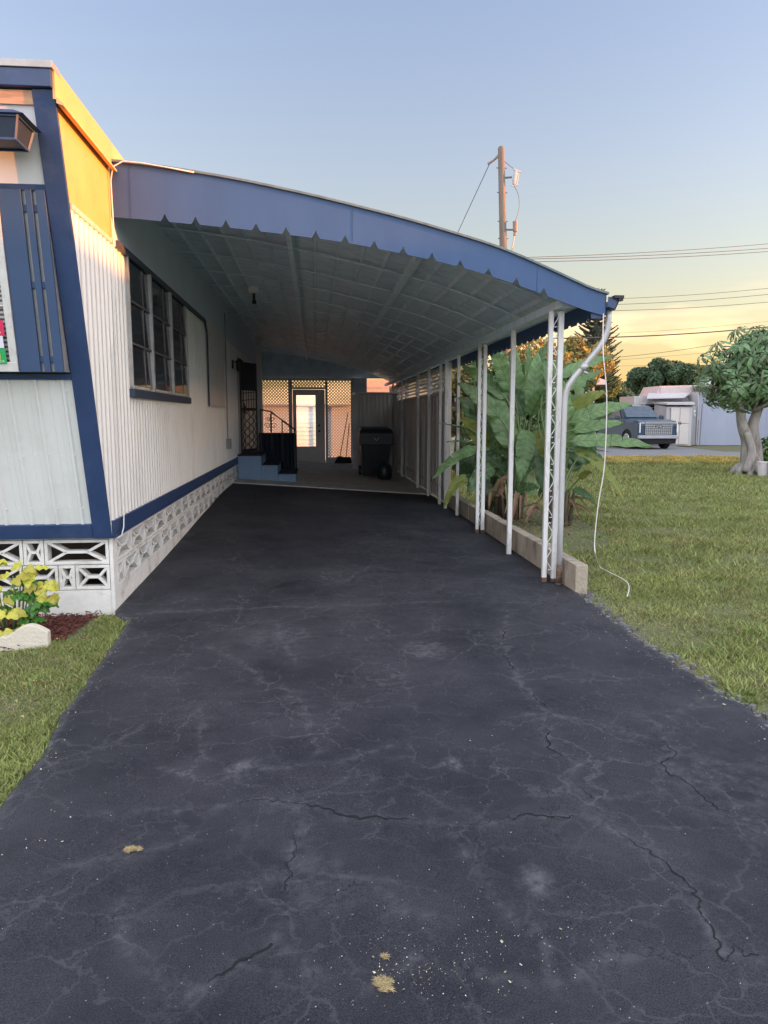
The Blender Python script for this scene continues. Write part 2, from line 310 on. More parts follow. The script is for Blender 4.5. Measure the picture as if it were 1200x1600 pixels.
def left_edge(y):
    base = interp(y, [(-6, -1.1), (1.8, -1.2), (2.84, -1.25), (3.8, -1.33), (5.6, -1.44), (5.95, -1.62), (30, -1.62)])
    return base + (0.045 * noise.noise(Vector((0, y * 2.2, 0))) + 0.02 * noise.noise(Vector((0, y * 9, 5)))) * (1 if y < 5.8 else 0)
def right_edge(y):
    base = interp(y, [(-6, 2.2), (3.4, 2.28), (4.8, 2.25), (6.2, 2.33), (6.6, 2.32), (30, 2.32)])
    return base + (0.05 * noise.noise(Vector((7, y * 2.4, 0))) + 0.025 * noise.noise(Vector((7, y * 10, 5)))) * (1 if y < 6.2 else 0)
ASP_END = 14.6
cracks = [
 [(0.489,2.607,0.000),(0.609,2.586,0.000),(0.737,2.601,-0.000),(0.786,2.638,0.000),(0.905,2.651,0.000),(1.005,2.641,0.000),(1.090,2.741,0.000)],
 [(1.090,2.741,0.000),(1.099,2.901,0.000),(1.148,3.044,0.000),(1.106,3.176,0.000),(1.116,3.350,0.000),(1.198,3.662,0.000),(1.201,4.318,0.000),(1.292,4.909,0.000),(1.512,5.567,0.000)],
 [(1.005,2.641,0.000),(1.088,2.587,0.000),(1.126,2.495,0.000),(1.178,2.366,0.000),(1.217,2.275,0.000),(1.226,2.118,0.000),(1.175,1.985,-0.000),(1.152,1.838,0.000)],
 [(1.722,3.570,0.000),(1.711,3.332,0.000),(1.657,3.125,0.000),(1.552,3.038,0.000),(1.538,2.889,0.000),(1.584,2.867,0.000),(1.577,2.722,0.000),(1.625,2.569,0.000),(1.682,2.451,0.000),(1.744,2.321,0.000)],
 [(-0.829,2.822,0.000),(-0.658,2.830,0.000),(-0.500,2.782,0.000),(-0.393,2.820,0.000),(-0.256,2.842,0.000),(-0.062,2.813,0.000),(0.126,2.709,0.000),(0.297,2.656,0.000),(0.489,2.607,0.000)],
 [(-0.040,1.876,0.000),(-0.050,1.950,0.000),(-0.144,2.011,0.000),(-0.124,2.181,0.000),(-0.121,2.363,0.000),(-0.047,2.613,0.000),(-0.062,2.813,0.000)],
 [(1.145,1.826,0.000),(1.210,1.912,0.000),(1.222,1.858,0.000),(1.269,1.808,0.000)],
 [(-0.412,1.820,0.000),(-0.387,1.851,0.000),(-0.355,1.882,0.000),(-0.187,1.963,0.000),(-0.144,2.011,0.000)],
]
halo_only = [
 [(1.090,2.741,0.000),(1.249,2.752,0.000),(1.454,2.807,0.000)],
 [(1.595,3.034,0.000),(1.733,3.008,0.000),(2.048,3.023,0.000),(2.290,2.969,0.000)],
 [(1.551,2.888,0.000),(1.672,2.792,0.000),(1.725,2.560,0.000)],
 [(1.736,2.959,0.000),(1.796,2.808,0.000),(1.813,2.614,0.000)],
 [(1.600,3.305,0.000),(1.440,3.473,0.000),(1.252,3.614,0.000),(1.006,3.595,0.000)],
 [(1.804,3.520,0.000),(2.141,3.755,0.000),(2.483,3.820,0.000)],
 [(1.894,3.597,0.000),(2.065,3.616,0.000),(2.193,3.586,0.000)],
 [(-0.706,3.186,0.000),(-0.461,3.035,0.000),(-0.223,3.141,0.000),(0.062,3.145,0.000),(0.306,3.284,0.000)],
 [(-0.880,2.452,0.000),(-0.724,2.512,0.000),(-0.597,2.539,0.000),(-0.473,2.609,0.000)],
 [(-0.616,2.290,0.000),(-0.627,2.139,0.000),(-0.433,1.844,0.000)],
 [(0.064,2.328,0.000),(0.209,2.246,0.000),(0.278,2.113,0.000),(0.392,2.073,0.000)],
 [(0.489,2.607,0.000),(0.534,2.357,0.000),(0.585,2.115,0.000),(0.654,1.937,0.000),(0.646,1.744,0.000)],
 [(0.101,1.840,0.000),(0.271,1.920,0.000),(0.462,1.853,0.000),(0.696,1.784,0.000),(0.943,1.883,0.000)],
 [(-1.418,5.840,0.000),(-1.005,5.899,0.000),(-0.394,5.943,0.000),(0.340,5.937,0.000),(1.105,6.016,0.000)],
 [(-0.723,4.950,0.000),(-0.378,4.407,0.000),(-0.095,3.871,0.000),(0.005,3.246,0.000)],
 [(-0.322,5.552,0.000),(-0.223,4.904,0.000),(-0.107,4.500,0.000)],[(-0.671,3.836,0.000),(-0.556,3.506,0.000),(-0.535,3.170,0.000)],
]
patches = [((0.604,3.083,0.000), 0.045, 1.0), ((0.713,2.243,0.000), 0.07, 0.9), ((-0.322,3.151,0.000), 0.06, 0.75), ((0.745,4.744,0.000), 0.15, 0.55), ((0.408,7.100,0.000), 0.4, 0.25), ((0.789,8.475,-0.000), 0.5, 0.2), ((-0.296,5.057,0.000), 0.22, 0.3), ((1.749,2.732,0.000), 0.3, 0.3), ((-0.044,2.270,0.000), 0.15, 0.3)]
seg_a = []; seg_b = []; seg_w = []
for L, wgt in [(c, 0.55) for c in cracks] + [(c, 0.5) for c in halo_only]:
    for p, q in zip(L, L[1:]): seg_a.append(p[:2]); seg_b.append(q[:2]); seg_w.append(wgt)
seg_a = np.array(seg_a); seg_b = np.array(seg_b); seg_w = np.array(seg_w)

xsd = []; b_ = MB(); rows = []
ysd = list(np.arange(-4.0, 1.3, 0.25)) + list(np.arange(1.3, 6.6, 0.025)) + list(np.arange(6.6, ASP_END + 0.001, 0.10))
ncol = 150
for y in ysd:
    le, re = left_edge(y), right_edge(y); row = []
    for i in range(ncol + 1):
        x = lerp(le, re, i / ncol); z = zg(x, y) + (0 if 0 < i < ncol else -0.006)
        row.append(len(b_.v)); b_.v.append((x, y, z))
    rows.append(row)
for ra, rb in zip(rows, rows[1:]):
    for i in range(ncol): b_.f.append((ra[i], ra[i + 1], rb[i + 1], rb[i]))
# edge faces down to the soil
def skirt(ids):
    k = [len(b_.v) + i for i in range(len(ids))]
    for i in ids: p = b_.v[i]; b_.v.append((p[0], p[1], p[2] - 0.09 - 0.2 * (p[1] > 5)))
    for i in range(len(ids) - 1): b_.f.append((ids[i], ids[i + 1], k[i + 1], k[i]))
skirt([r[0] for r in rows]); skirt([r[-1] for r in rows])
driveway = b_.build('driveway', am, smooth=True, fix=False); tag(driveway, kind='structure')
P = np.array([v[:2] for v in b_.v]); wear = np.zeros(len(P))
jig = np.array([[noise.noise(Vector((p[0] * 5, p[1] * 5, 1))), noise.noise(Vector((p[0] * 5, p[1] * 5, 9)))] for p in P]) * 0.05
Q = P + jig
for a, c, wgt in zip(seg_a, seg_b, seg_w):
    d = c - a; L2 = (d @ d) + 1e-9; tt = np.clip(((Q - a) @ d) / L2, 0, 1); dist = np.linalg.norm(Q - (a + tt[:, None] * d), axis=1)
    wd = 0.011 + 0.007 * Q[:, 1] / 3
    wear = np.maximum(wear, wgt * np.exp(-(dist / wd) ** 2)); wear = np.maximum(wear, 0.35 * wgt * np.exp(-(dist / (wd * 3.2)) ** 2))
for (c, r_, a_) in patches:
    d = np.linalg.norm((Q - np.array(c[:2])) * np.array([1, 0.8]), axis=1); wear = np.maximum(wear, a_ * (1 / (1 + np.exp((d - r_) / (r_ * 0.12)))))
big = np.array([noise.fractal(Vector((p[0] * 1.3, p[1] * 0.9, 4)), 1.0, 2.0, 4) for p in P])
wear = np.clip(wear + np.clip(big, 0, 1) * 0.20, 0, 1)
edge = np.minimum(P[:, 0] - np.array([left_edge(y) for y in P[:, 1]]), np.array([right_edge(y) for y in P[:, 1]]) - P[:, 0])
wear = np.maximum(wear, np.where(P[:, 1] < 6.2, 0.8 * np.exp(-(edge / 0.03) ** 2), 0))
attr = driveway.data.attributes.new('wear', 'FLOAT', 'POINT'); attr.data.foreach_set('value', wear.astype(np.float32))

# open cracks: thin jagged dark ribbons, parts of the driveway surface
crack_m = mat('crack_dark', (0.008, 0.008, 0.010), 0.95, 0.2)
cb = MB()
for ci, L in enumerate(cracks):
    pts = []
    for p, q in zip(L, L[1:]):
        n_ = max(3, int(math.dist(p, q) / 0.012))
        for i in range(n_): pts.append((lerp(p[0], q[0], i / n_), lerp(p[1], q[1], i / n_)))
    prev = None
    for i, (x, y) in enumerate(pts):
        jx = 0.026 * noise.noise(Vector((x * 22, y * 22, ci))) + 0.010 * noise.noise(Vector((x * 80, y * 80, ci)))
        jy = 0.026 * noise.noise(Vector((x * 22, y * 22, ci + 50))) + 0.010 * noise.noise(Vector((x * 80, y * 80, ci + 50)))
        # jig above moves the pale halo by the same low-frequency field
        o_ = noise.noise(Vector((x * 5, y * 5, 1))) * -0.05; o2 = noise.noise(Vector((x * 5, y * 5, 9))) * -0.05
        w = 0.0030 * max(0.0, noise.noise(Vector((x * 3.1, y * 3.1, ci * 3))) * 2.0 + 0.25) * (0.6 + 0.8 * random.random())
        cur = (x + jx + o_, y + jy + o2, w)
        if prev and (w > 0.0006 or prev[2] > 0.0006):
            dx, dy = cur[0] - prev[0], cur[1] - prev[1]; L_ = math.hypot(dx, dy) + 1e-9; nx_, ny_ = -dy / L_, dx / L_
            q4 = []
            for (px_, py_, pw), s_ in ((prev, -1), (prev, 1), (cur, 1), (cur, -1)):
                xx, yy = px_ + nx_ * pw * s_, py_ + ny_ * pw * s_; q4.append((xx, yy, zg(xx, yy) + 0.003))
            cb.add(q4, [(0, 1, 2, 3)])
        prev = cur
tag(cb.build('driveway_cracks', crack_m, fix=False), kind='structure')

# concrete slab at the back of the carport
sb = MB()
ysl = [ASP_END + 0.0, ASP_END + 0.05, 16, 17.5, 19, 20.5, 22, 23.0, 24.2]
for j in range(len(ysl) - 1):
    for i in range(12):
        x0, x1 = -1.62 + 3.94 * i / 12, -1.62 + 3.94 * (i + 1) / 12
        q = [(x0, ysl[j]), (x1, ysl[j]), (x1, ysl[j + 1]), (x0, ysl[j + 1])]
        sb.add([(x, y, zg(x, y) + 0.02) for x, y in q], [(0, 1, 2, 3)])
for i in range(12):
    x0, x1 = -1.62 + 3.94 * i / 12, -1.62 + 3.94 * (i + 1) / 12; y = ASP_END
    sb.add([(x0, y, zg(x0, y) - 0.1), (x1, y, zg(x1, y) - 0.1), (x1, y, zg(x1, y) + 0.02), (x0, y, zg(x0, y) + 0.02)], [(0, 1, 2, 3)])
tag(sb.build('carport_slab', concrete, fix=False), kind='structure')

road_m = mat('road_asphalt', (0.20, 0.20, 0.205), 0.9, 0.12, 1.5, bump=0.5, bscale=40, dirt=(0.13, 0.13, 0.14), dscale=0.7, damt=0.6)
def strip(name, p0, p1, w, z, m, n=24):
    p0 = Vector(p0); p1 = Vector(p1); d = (p1 - p0).normalized(); nn = Vector((-d.y, d.x)) ; s = MB()
    for i in range(n + 1):
        c = p0.lerp(p1, i / n); s.v += [(c.x, c.y, z), (c.x + nn.x * w, c.y + nn.y * w, z)]
        if i: s.f.append((2 * i - 2, 2 * i, 2 * i + 1, 2 * i - 1))
    o = s.build(name, m, fix=False); tag(o, kind='structure'); return o
strip('road', (-8, 28.9), (44, 24.1), 5.6, -0.012, road_m)
strip('far_driveway', (13.4, 32.4), (15.2, 44), -5.2, -0.016, road_m, 8)

# ------------------------------------------------------------------ grass (uncountable)
grass_m = mat('grass_blades', (0.29, 0.32, 0.115), 0.75, 0.25, 1.1, spec=0.2, isl=0.6, transl=0.35, dirt=(0.50, 0.40, 0.20), dscale=1.4, damt=0.75)
def blades(name, pts, hmin, hmax, wid, m):
    n = len(pts); P = np.array(pts); a = rng.uniform(0, 2 * np.pi, n); h = rng.uniform(hmin, hmax, n) * P[:, 3]; w = wid * P[:, 3] * rng.uniform(0.6, 1.3, n)
    lean = rng.uniform(0.25, 1.5, n) * h; la = rng.uniform(0, 2 * np.pi, n)
    dx, dy = np.cos(a) * w / 2, np.sin(a) * w / 2
    V = np.zeros((n, 3, 3)); V[:, 0] = np.stack([P[:, 0] - dx, P[:, 1] - dy, P[:, 2]], 1); V[:, 1] = np.stack([P[:, 0] + dx, P[:, 1] + dy, P[:, 2]], 1)
    V[:, 2] = np.stack([P[:, 0] + np.cos(la) * lean, P[:, 1] + np.sin(la) * lean, P[:, 2] + h], 1)
    me = bpy.data.meshes.new(name); me.vertices.add(3 * n); me.vertices.foreach_set('co', V.ravel())
    me.loops.add(3 * n); me.loops.foreach_set('vertex_index', np.arange(3 * n, dtype=np.int32))
    me.polygons.add(n); me.polygons.foreach_set('loop_start', np.arange(0, 3 * n, 3, dtype=np.int32)); me.polygons.foreach_set('loop_total', np.full(n, 3, dtype=np.int32))
    me.update(); me.materials.append(m)
    o = bpy.data.objects.new(name, me); COL.objects.link(o); tag(o, kind='stuff'); return o
gp = []
def scatter(n, x0, x1, y0, y1, test, sc):
    X = rng.uniform(x0, x1, n); Y = rng.uniform(y0, y1, n)
    for x, y in zip(X, Y):
        k = test(x, y)
        if k <= 0 or random.random() > k: continue
        gp.append((x, y, -0.035, sc * (0.7 + 0.6 * max(0, 0.5 + noise.noise(Vector((x * 2, y * 2, 0))))) * (0.55 + 0.45 * k)))
def bare(x, y):     # worn patches
    v = noise.fractal(Vector((x * 1.1, y * 1.1, 2)), 1.0, 2.0, 3)
    return max(0.55, min(1.0, 1.05 - max(0, v - 0.12) * 2.6))
def right_test(x, y):
    if x < right_edge(y) - 0.012 * random.random() + (0.12 if y > 6.2 else 0): return 0
    if 6.1 < y < 13.2 and x < 2.45: return 0
    if x > 0.66 * y + 0.5: return 0
    near = max(.1, min(1, (x - right_edge(y)) / 0.25 + 0.12 + 0.8 * noise.noise(Vector((x * 3, y * 3, 8)))))
    if y > 6.2 and (x - 3.1) ** 2 / 0.9 + (y - 10.8) ** 2 / 6 < 1: return 0.15
    return bare(x, y) * near
scatter(110000, 2.2, 8, 3.0, 7.0, right_test, 1.0)
scatter(110000, 2.3, 11, 7.0, 14, right_test, 1.35)
scatter(110000, 2.4, 16, 14, 27.6, right_test, 1.9)
def left_test(x, y):
    if x > left_edge(y) - 0.005 or x < -0.48 * y - 0.1: return 0
    if y > 5.25 and x < -1.72: return 0.10
    if y > 5.0 and x < -2.0: return 0.2
    return bare(x * 1.3, y)
scatter(150000, -3.0, -1.2, 1.6, 5.95, left_test, 0.85)
scatter(4000, 2.24, 2.33, 7.6, 8.7, lambda x, y: 0.6, 0.6)
scatter(110000, 7, 17, 23.4, 28.6, lambda x, y: 0 if y > 28.0 - 0.105 * (x - 8.0) or x > 0.66 * y + .5 else 1.0, 2.7)
grass = blades('lawn_grass', gp, 0.018, 0.056, 0.0125, grass_m)
gp = []
def weed_test(x, y):
    ok = (x > right_edge(y) + .02 and x < .66 * y + .5 and not (6.1 < y < 13.2 and x < 2.45)) or (x < left_edge(y) - .02 and y < 5.5 and x > -.48 * y - .1)
    return max(0, noise.noise(Vector((x * 2.3, y * 2.3, 20))) * 2.2 - .1) if ok else 0
scatter(60000, 2.2, 9, 3.0, 12, weed_test, 1.0); scatter(26000, -3.0, -1.2, 1.6, 5.9, weed_test, .9)
wd_ = blades('lawn_weeds', gp, 0.008, 0.030, 0.034, mat('weed_leaf', (0.17, 0.27, 0.07), 0.6, 0.3, 3, isl=0.5, transl=0.3)); wd_['label'] = 'low broad leaved weeds in patches through the lawn'; wd_['category'] = 'weeds'
grass['label'] = 'short green lawn grass with dry straw patches on both sides of the black driveway'; grass['category'] = 'grass'

# ------------------------------------------------------------------ mobile home
XW = -1.625
Z0 = 0.61                         # bottom of the walls
def FY(z): return 5.93 - 0.27 * (z - 0.61)
LEN = 23.4; XL = -5.3
home = thing('mobile_home', 'long white ribbed mobile home with navy trim and forward leaning front beside the driveway', 'mobile home', (XW, 6, 0))
nout = Vector((0, -1, -0.27)).normalized()
def FP(x, z, off=0.0): return Vector((x, FY(z), z)) + nout * off
def fbox(s, x0, x1, z0, z1, o0, o1):
    return s.hexa([FP(x0, z0, o0), FP(x1, z0, o0), FP(x1, z0, o1), FP(x0, z0, o1), FP(x0, z1, o0), FP(x1, z1, o0), FP(x1, z1, o1), FP(x0, z1, o1)])
# ribbed side wall
s = MB(); prof = []; y = 5.29; pitch = 0.112
while y < LEN:
    for dy, dx in ((0, 0), (0.034, 0), (0.048, 0.015), (0.082, 0.015), (0.098, 0)):
        if y + dy < LEN: prof.append((y + dy, dx))
    y += pitch
for i, (yy, dx) in enumerate(prof):
    zb = max(Z0, 0.61 + (5.93 - yy) / 0.27); s.v += [(XW + dx, yy, zb), (XW + dx, yy, 2.97)]
    if i: s.f.append((2 * i - 2, 2 * i, 2 * i + 1, 2 * i - 1))
s.build('side_wall', white_siding, home, fix=False)
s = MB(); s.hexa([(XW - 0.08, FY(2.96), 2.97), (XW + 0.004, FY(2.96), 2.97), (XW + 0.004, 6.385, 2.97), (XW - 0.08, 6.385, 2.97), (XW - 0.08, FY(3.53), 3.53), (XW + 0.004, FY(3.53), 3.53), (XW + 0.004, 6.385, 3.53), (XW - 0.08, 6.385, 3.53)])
s.build('corner_panel', sunlit_yellow, home)  # white wall piece; its yellow stands in for sunlight
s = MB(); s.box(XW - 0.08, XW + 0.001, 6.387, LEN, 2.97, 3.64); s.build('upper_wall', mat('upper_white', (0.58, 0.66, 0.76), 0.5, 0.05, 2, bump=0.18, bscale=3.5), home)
s = MB(); s.box(XW + 0.004, XW + 0.022, FY(2.95) + 0.02, 11.42, 2.935, 2.972)
s.build('wall_moulding', alu, home)
# core, roof
s = MB(); s.hexa([(XL, FY(Z0) + 0.02, Z0), (XW - 0.03, FY(Z0) + 0.02, Z0), (XW - 0.03, LEN, Z0), (XL, LEN, Z0), (XL, FY(3.6) + 0.02, 3.6), (XW - 0.03, FY(3.6) + 0.02, 3.6), (XW - 0.03, LEN, 3.6), (XL, LEN, 3.6)])
s.build('inner_wall', white_smooth, home)
s = MB(); s.box(XL, XW + 0.01, 5.115, LEN + 0.05, 3.615, 3.70); s.build('roof', white_smooth, home)
s = MB(); s.box(XW + 0.010, XW + 0.026, 5.09, 6.39, 3.535, 3.735); s.box(XW + 0.010, XW + 0.026, 6.39, LEN + 0.05, 3.61, 3.735); s.build('roof_edge', sunlit_yellow, home)
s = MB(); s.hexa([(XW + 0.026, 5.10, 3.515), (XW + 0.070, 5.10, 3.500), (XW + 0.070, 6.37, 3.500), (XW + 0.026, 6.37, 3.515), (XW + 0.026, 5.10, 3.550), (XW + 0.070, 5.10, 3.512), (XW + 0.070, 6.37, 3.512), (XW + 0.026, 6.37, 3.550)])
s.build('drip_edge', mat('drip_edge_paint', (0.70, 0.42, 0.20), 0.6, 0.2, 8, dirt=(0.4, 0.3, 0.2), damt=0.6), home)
s = MB(); s.box(XL, XW + 0.012, 5.06, 5.113, 3.595, 3.700); s.build('front_roof_band', navy, home, bevel=0.004)
s = MB(); s.box(XL, XW + 0.028, 5.05, 5.20, 3.702, 3.745); s.build('roof_cap', grey_metal, home, bevel=0.003)
s = MB(); fbox(s, XL, -1.745, 3.515, 3.592, 0.0, 0.022); s.build('bare_board', wood_m, home)
# corner trim, bands
s = MB(); s.hexa([FP(-1.745, 0.61, 0), FP(XW + 0.018, 0.61, 0), FP(XW + 0.018, 0.61, 0.03), FP(-1.745, 0.61, 0.03), FP(-1.745, 3.60, 0), FP(XW + 0.018, 3.60, 0), FP(XW + 0.018, 3.60, 0.03), FP(-1.745, 3.60, 0.03)])
s.build('corner_trim', navy, home, bevel=0.004)
s = MB(); s.box(XW + 0.002, XW + 0.030, 5.945, LEN, 0.60, 0.735); s.build('base_trim', navy, home, bevel=0.003)
s = MB(); s.box(XW + 0.032, XW + 0.040, 5.95, LEN, 0.60, 0.628); s.build('base_lip', navy, home)
s = MB(); fbox(s, XL, -1.747, 0.612, 0.725, 0.0, 0.028); s.build('front_base_trim', navy, home, bevel=0.003)
s = MB(); fbox(s, XL, -1.747, 1.825, 1.868, 0.0, 0.030); s.build('middle_trim', navy, home, bevel=0.003)
s = MB(); fbox(s, XL, -1.747, 3.035, 3.07, 0.002, 0.020); s.build('window_head', navy, home)
# lower ribbed front panel
s = MB(); prof = []; x = -1.747; k = 0
xx = -1.747
while xx > XL:
    for dx, d in ((0, 0), (0.052, 0), (0.062, 0.014), (0.078, 0.014), (0.088, 0), (0.12, 0), (0.126, 0.004), (0.165, 0.004), (0.171, 0)): prof.append((xx - dx, d))
    xx -= 0.19
for i, (px_, d) in enumerate(prof):
    s.v += [FP(px_, 0.725, 0.003 + d), FP(px_, 1.825, 0.003 + d)]
    if i: s.f.append((2 * i - 2, 2 * i - 1, 2 * i + 1, 2 * i))
for zz in (0.86, 1.27, 1.74):
    for k in range(12):
        c = FP(-1.80 - 0.095 * k, zz + 0.01 * random.uniform(-1, 1), 0.004); s.box(c.x - 0.006, c.x + 0.006, c.y - 0.008, c.y + 0.002, c.z - 0.006, c.z + 0.006)
s.build('front_panel', mat('front_ribbed', (0.67, 0.69, 0.67), 0.45, 0.04, 3, bump=0.06, bscale=9, dirt=(0.42, 0.42, 0.38), dscale=2, damt=0.3), home, fix=False)
s = MB(); fbox(s, XL, -1.747, 3.07, 3.515, 0.0, 0.006)
s.build('front_upper_panel', white_smooth, home)
# window bay on the front: steeper than the wall below, shutter with two slots
nw = Vector((0, -1, -0.155)).normalized()
def FW(x, z, off=0.0): return Vector((x, 5.275 + 0.155 * (3.035 - z), z)) + nw * off
def wbox(s, x0, x1, z0, z1, o0, o1):
    return s.hexa([FW(x0, z0, o0), FW(x1, z0, o0), FW(x1, z0, o1), FW(x0, z0, o1), FW(x0, z1, o0), FW(x1, z1, o0), FW(x1, z1, o1), FW(x0, z1, o1)])
sh = MB(); wbox(sh, -2.045, -1.903, 1.868, 3.035, 0.006, 0.030); wbox(sh, -1.877, -1.836, 1.868, 3.035, 0.006, 0.030); wbox(sh, -1.810, -1.750, 1.868, 3.035, 0.006, 0.030)
for zz in (1.93, 2.42, 2.90): wbox(sh, -1.91, -1.80, zz, zz + 0.045, 0.002, 0.016)
shut = sh.build('shutter', shutter_m, home, bevel=0.003)
s = MB(); s.hexa([(-3.6, 5.455, 1.869), (-1.752, 5.455, 1.869), (-1.752, 5.60, 1.869), (-3.6, 5.60, 1.869), (-3.6, 5.274, 3.034), (-1.752, 5.274, 3.034), (-1.752, 5.30, 3.034), (-3.6, 5.30, 3.034)]); s.build('window_bay', grey_metal, home)
wf = MB(); wbox(wf, -3.40, -2.048, 1.87, 1.935, 0.004, 0.045); wbox(wf, -3.40, -2.048, 2.985, 3.034, 0.004, 0.045)
for x in (-2.098, -2.7, -3.4): wbox(wf, x, x + 0.05, 1.935, 2.985, 0.004, 0.042)
for zz in (2.30, 2.64): wbox(wf, -3.35, -2.099, zz, zz + 0.014, 0.008, 0.034)
win = wf.build('window', alu, home, bevel=0.003)
s = MB(); wbox(s, -3.36, -2.08, 1.93, 2.99, 0.004, 0.007); s.build('pane', mat('blind_glass', (0.10, 0.10, 0.10), 0.15, 0.2), win)
s = MB()
for k in range(34): wbox(s, -3.34, -2.10, 1.95 + k * 0.0305, 1.966 + k * 0.0305, 0.008, 0.012)
s.build('blinds', mat('blind_slats', (0.42, 0.41, 0.38), 0.6, 0.05), win)
white_ink = mat('white_ink', (0.8, 0.8, 0.8), 0.5, 0.02)
# side window: three lights wide, three awning panes high
y_m = [6.93 * .972, (-1.625,7.813,2.526)[1] * .972, (-1.625,8.870,2.372)[1] * .972, (-1.625,9.901,2.306)[1] * .975]
wf = MB(); z0, z1 = 1.80, 2.932
for i, y in enumerate(y_m):
    wd = 0.058 if i in (1, 2) else 0.035
    wf.box(XW + 0.004, XW + (0.050 if i in (1, 2) else 0.040), y - (0 if i == 0 else wd / 2), y + (wd if i == 0 else wd / 2), z0, z1)
wf.box(XW + 0.004, XW + 0.036, y_m[0], y_m[3], z0 - 0.002, z0 + 0.015); 
win = wf.build('window', mat('weathered_frame', (0.42, 0.41, 0.39), 0.5, 0.15, 12, metal=0.2, dirt=(0.2, 0.18, 0.16), dscale=9, damt=0.7), home, bevel=0.003)
for i in range(3):
    s = MB()
    for k in range(3):
        za = z0 + 0.035 + k * 0.366
        s.add([(XW + 0.018 + 0.012, y_m[i] + 0.03, za), (XW + 0.018 + 0.012, y_m[i + 1] - 0.03, za), (XW + 0.017, y_m[i + 1] - 0.03, za + 0.366), (XW + 0.017, y_m[i] + 0.03, za + 0.366)], [(0, 1, 2, 3)])
    s.build('pane', dark_glass, win, fix=False)
    s = MB()
    for k in (1, 2): s.box(XW + 0.012, XW + 0.036, y_m[i] + 0.035, y_m[i + 1] - 0.035, z0 + 0.03 + k * 0.366 - 0.008, z0 + 0.03 + k * 0.366 + 0.010)
    s.box(XW + 0.012, XW + 0.030, y_m[i] * 0.35 + y_m[i + 1] * 0.65 - 0.015, y_m[i] * 0.35 + y_m[i + 1] * 0.65 + 0.015, z0 + 0.04, z1 - 0.03)
    s.build('glazing_bar', mat('dark_frame', (0.13, 0.12, 0.12), 0.5, 0.1), win)
s = MB(); s.box(XW + 0.012, XW + 0.058, y_m[0] - 0.05, y_m[3] + 0.04, 1.722, 1.797); s.build('sill', mat('sill_dark', (0.03, 0.045, 0.085), 0.5, 0.2, 8), win, bevel=0.004)
# dark trim that turns down beyond the window, and the flat cover panel
s = MB(); s.box(XW + 0.022, XW + 0.040, 6.42, 11.30, 2.925, 2.985)
s.hexa([(XW + 0.022, 11.30, 2.925), (XW + 0.040, 11.30, 2.925), (XW + 0.040, 11.46, 2.80), (XW + 0.022, 11.46, 2.80), (XW + 0.022, 11.30, 2.985), (XW + 0.040, 11.30, 2.985), (XW + 0.040, 11.52, 2.82), (XW + 0.022, 11.52, 2.82)])
s.box(XW + 0.022, XW + 0.040, 11.46, 11.52, 1.72, 2.80); s.build('dark_trim', mat('dark_trim_paint', (0.05, 0.06, 0.09), 0.5), home)
s = MB(); s.box(XW + 0.016, XW + 0.034, 11.53, 13.45, 1.745, 3.0); s.build('cover_panel', white_smooth, home, bevel=0.004)
s = MB(); s.box(XW + 0.016, XW + 0.045, 11.50, 13.48, 1.71, 1.743); s.build('panel_sill', alu, home)
s = MB(); s.tube([(XW + 0.04, 13.7, 3.4), (XW + 0.04, 13.7, 1.15), (XW + 0.04, 13.72, 1.1)], 0.012, 6)
s.box(XW + 0.016, XW + 0.09, 13.62, 13.80, 0.98, 1.16); s.build('meter_conduit', mat('conduit', (0.28, 0.28, 0.28), 0.5), home)
# entry door in the side wall
s = MB(); s.box(XW + 0.016, XW + 0.05, 15.85, 16.85, 0.75, 2.80); door = s.build('door', mat('door_grey', (0.33, 0.33, 0.35), 0.5, 0.05), home, bevel=0.006)  # plain grey door colour
s = MB(); s.box(XW + 0.05, XW + 0.10, 16.72, 16.75, 1.68, 1.80); s.box(XW + 0.05, XW + 0.08, 16.70, 16.77, 1.62, 1.86); s.build('handle', black_iron, door)

# signs hung in the front window
def sign(name, label, x0, z0, z1, col, body):
    t_ = thing(name, label, 'sign', tuple(FW(x0, z0, 0.05)))
    s = MB(); wbox(s, x0 - 0.30, x0, z0, z1, 0.046, 0.049); s.build('board', mat(name + body + '_board', col, 0.5, 0.03), t_)
    up_ = Vector((0, -0.155, 1)).normalized(); rot = Matrix((Vector((1, 0, 0)), up_, Vector((1, 0, 0)).cross(up_))).transposed().to_4x4()
    c = FW(x0 - 0.028, z0 + 0.018, 0.051); text_mesh(body, 0.022, white_ink, t_, 'lettering', Matrix.Translation(c) @ rot, 0.0008)
    return t_
X_r, X_g = (-2.108,5.420,2.163)[0], (-2.116,5.450,1.957)[0]
sign('window_sign', 'small red sign with white letters in the front window above the green one', X_r, (-2.096,5.360,2.114)[2], (-2.090,5.360,2.212)[2], (0.62, 0.02, 0.10), 'A')
s2 = sign('window_sign', 'small green sign with a yellow badge and white letters low in the front window', X_g, (-2.116,5.380,1.922)[2], (-2.110,5.380,2.026)[2], (0.01, 0.36, 0.10), 'CA')
s = MB(); wbox(s, X_g - 0.055, X_g - 0.035, (-2.114,5.380,1.952)[2], (-2.112,5.380,1.995)[2], 0.0495, 0.051); s.build('badge', mat('badge_yellow', (0.5, 0.4, 0.05), 0.5), s2)
s = MB(); wbox(s, -3.3, X_g - 0.006, (-2.109,5.380,2.030)[2], (-2.096,5.360,2.110)[2], 0.046, 0.048); o_ = s.build('window_sign', mat('pale_sign', (0.66, 0.68, 0.74), 0.6, 0.03), org=tuple(FW(-2.4, 2.06, 0.04)))
tag(o_, 'plain pale strip between the red and the green sign in the front window', 'sign')

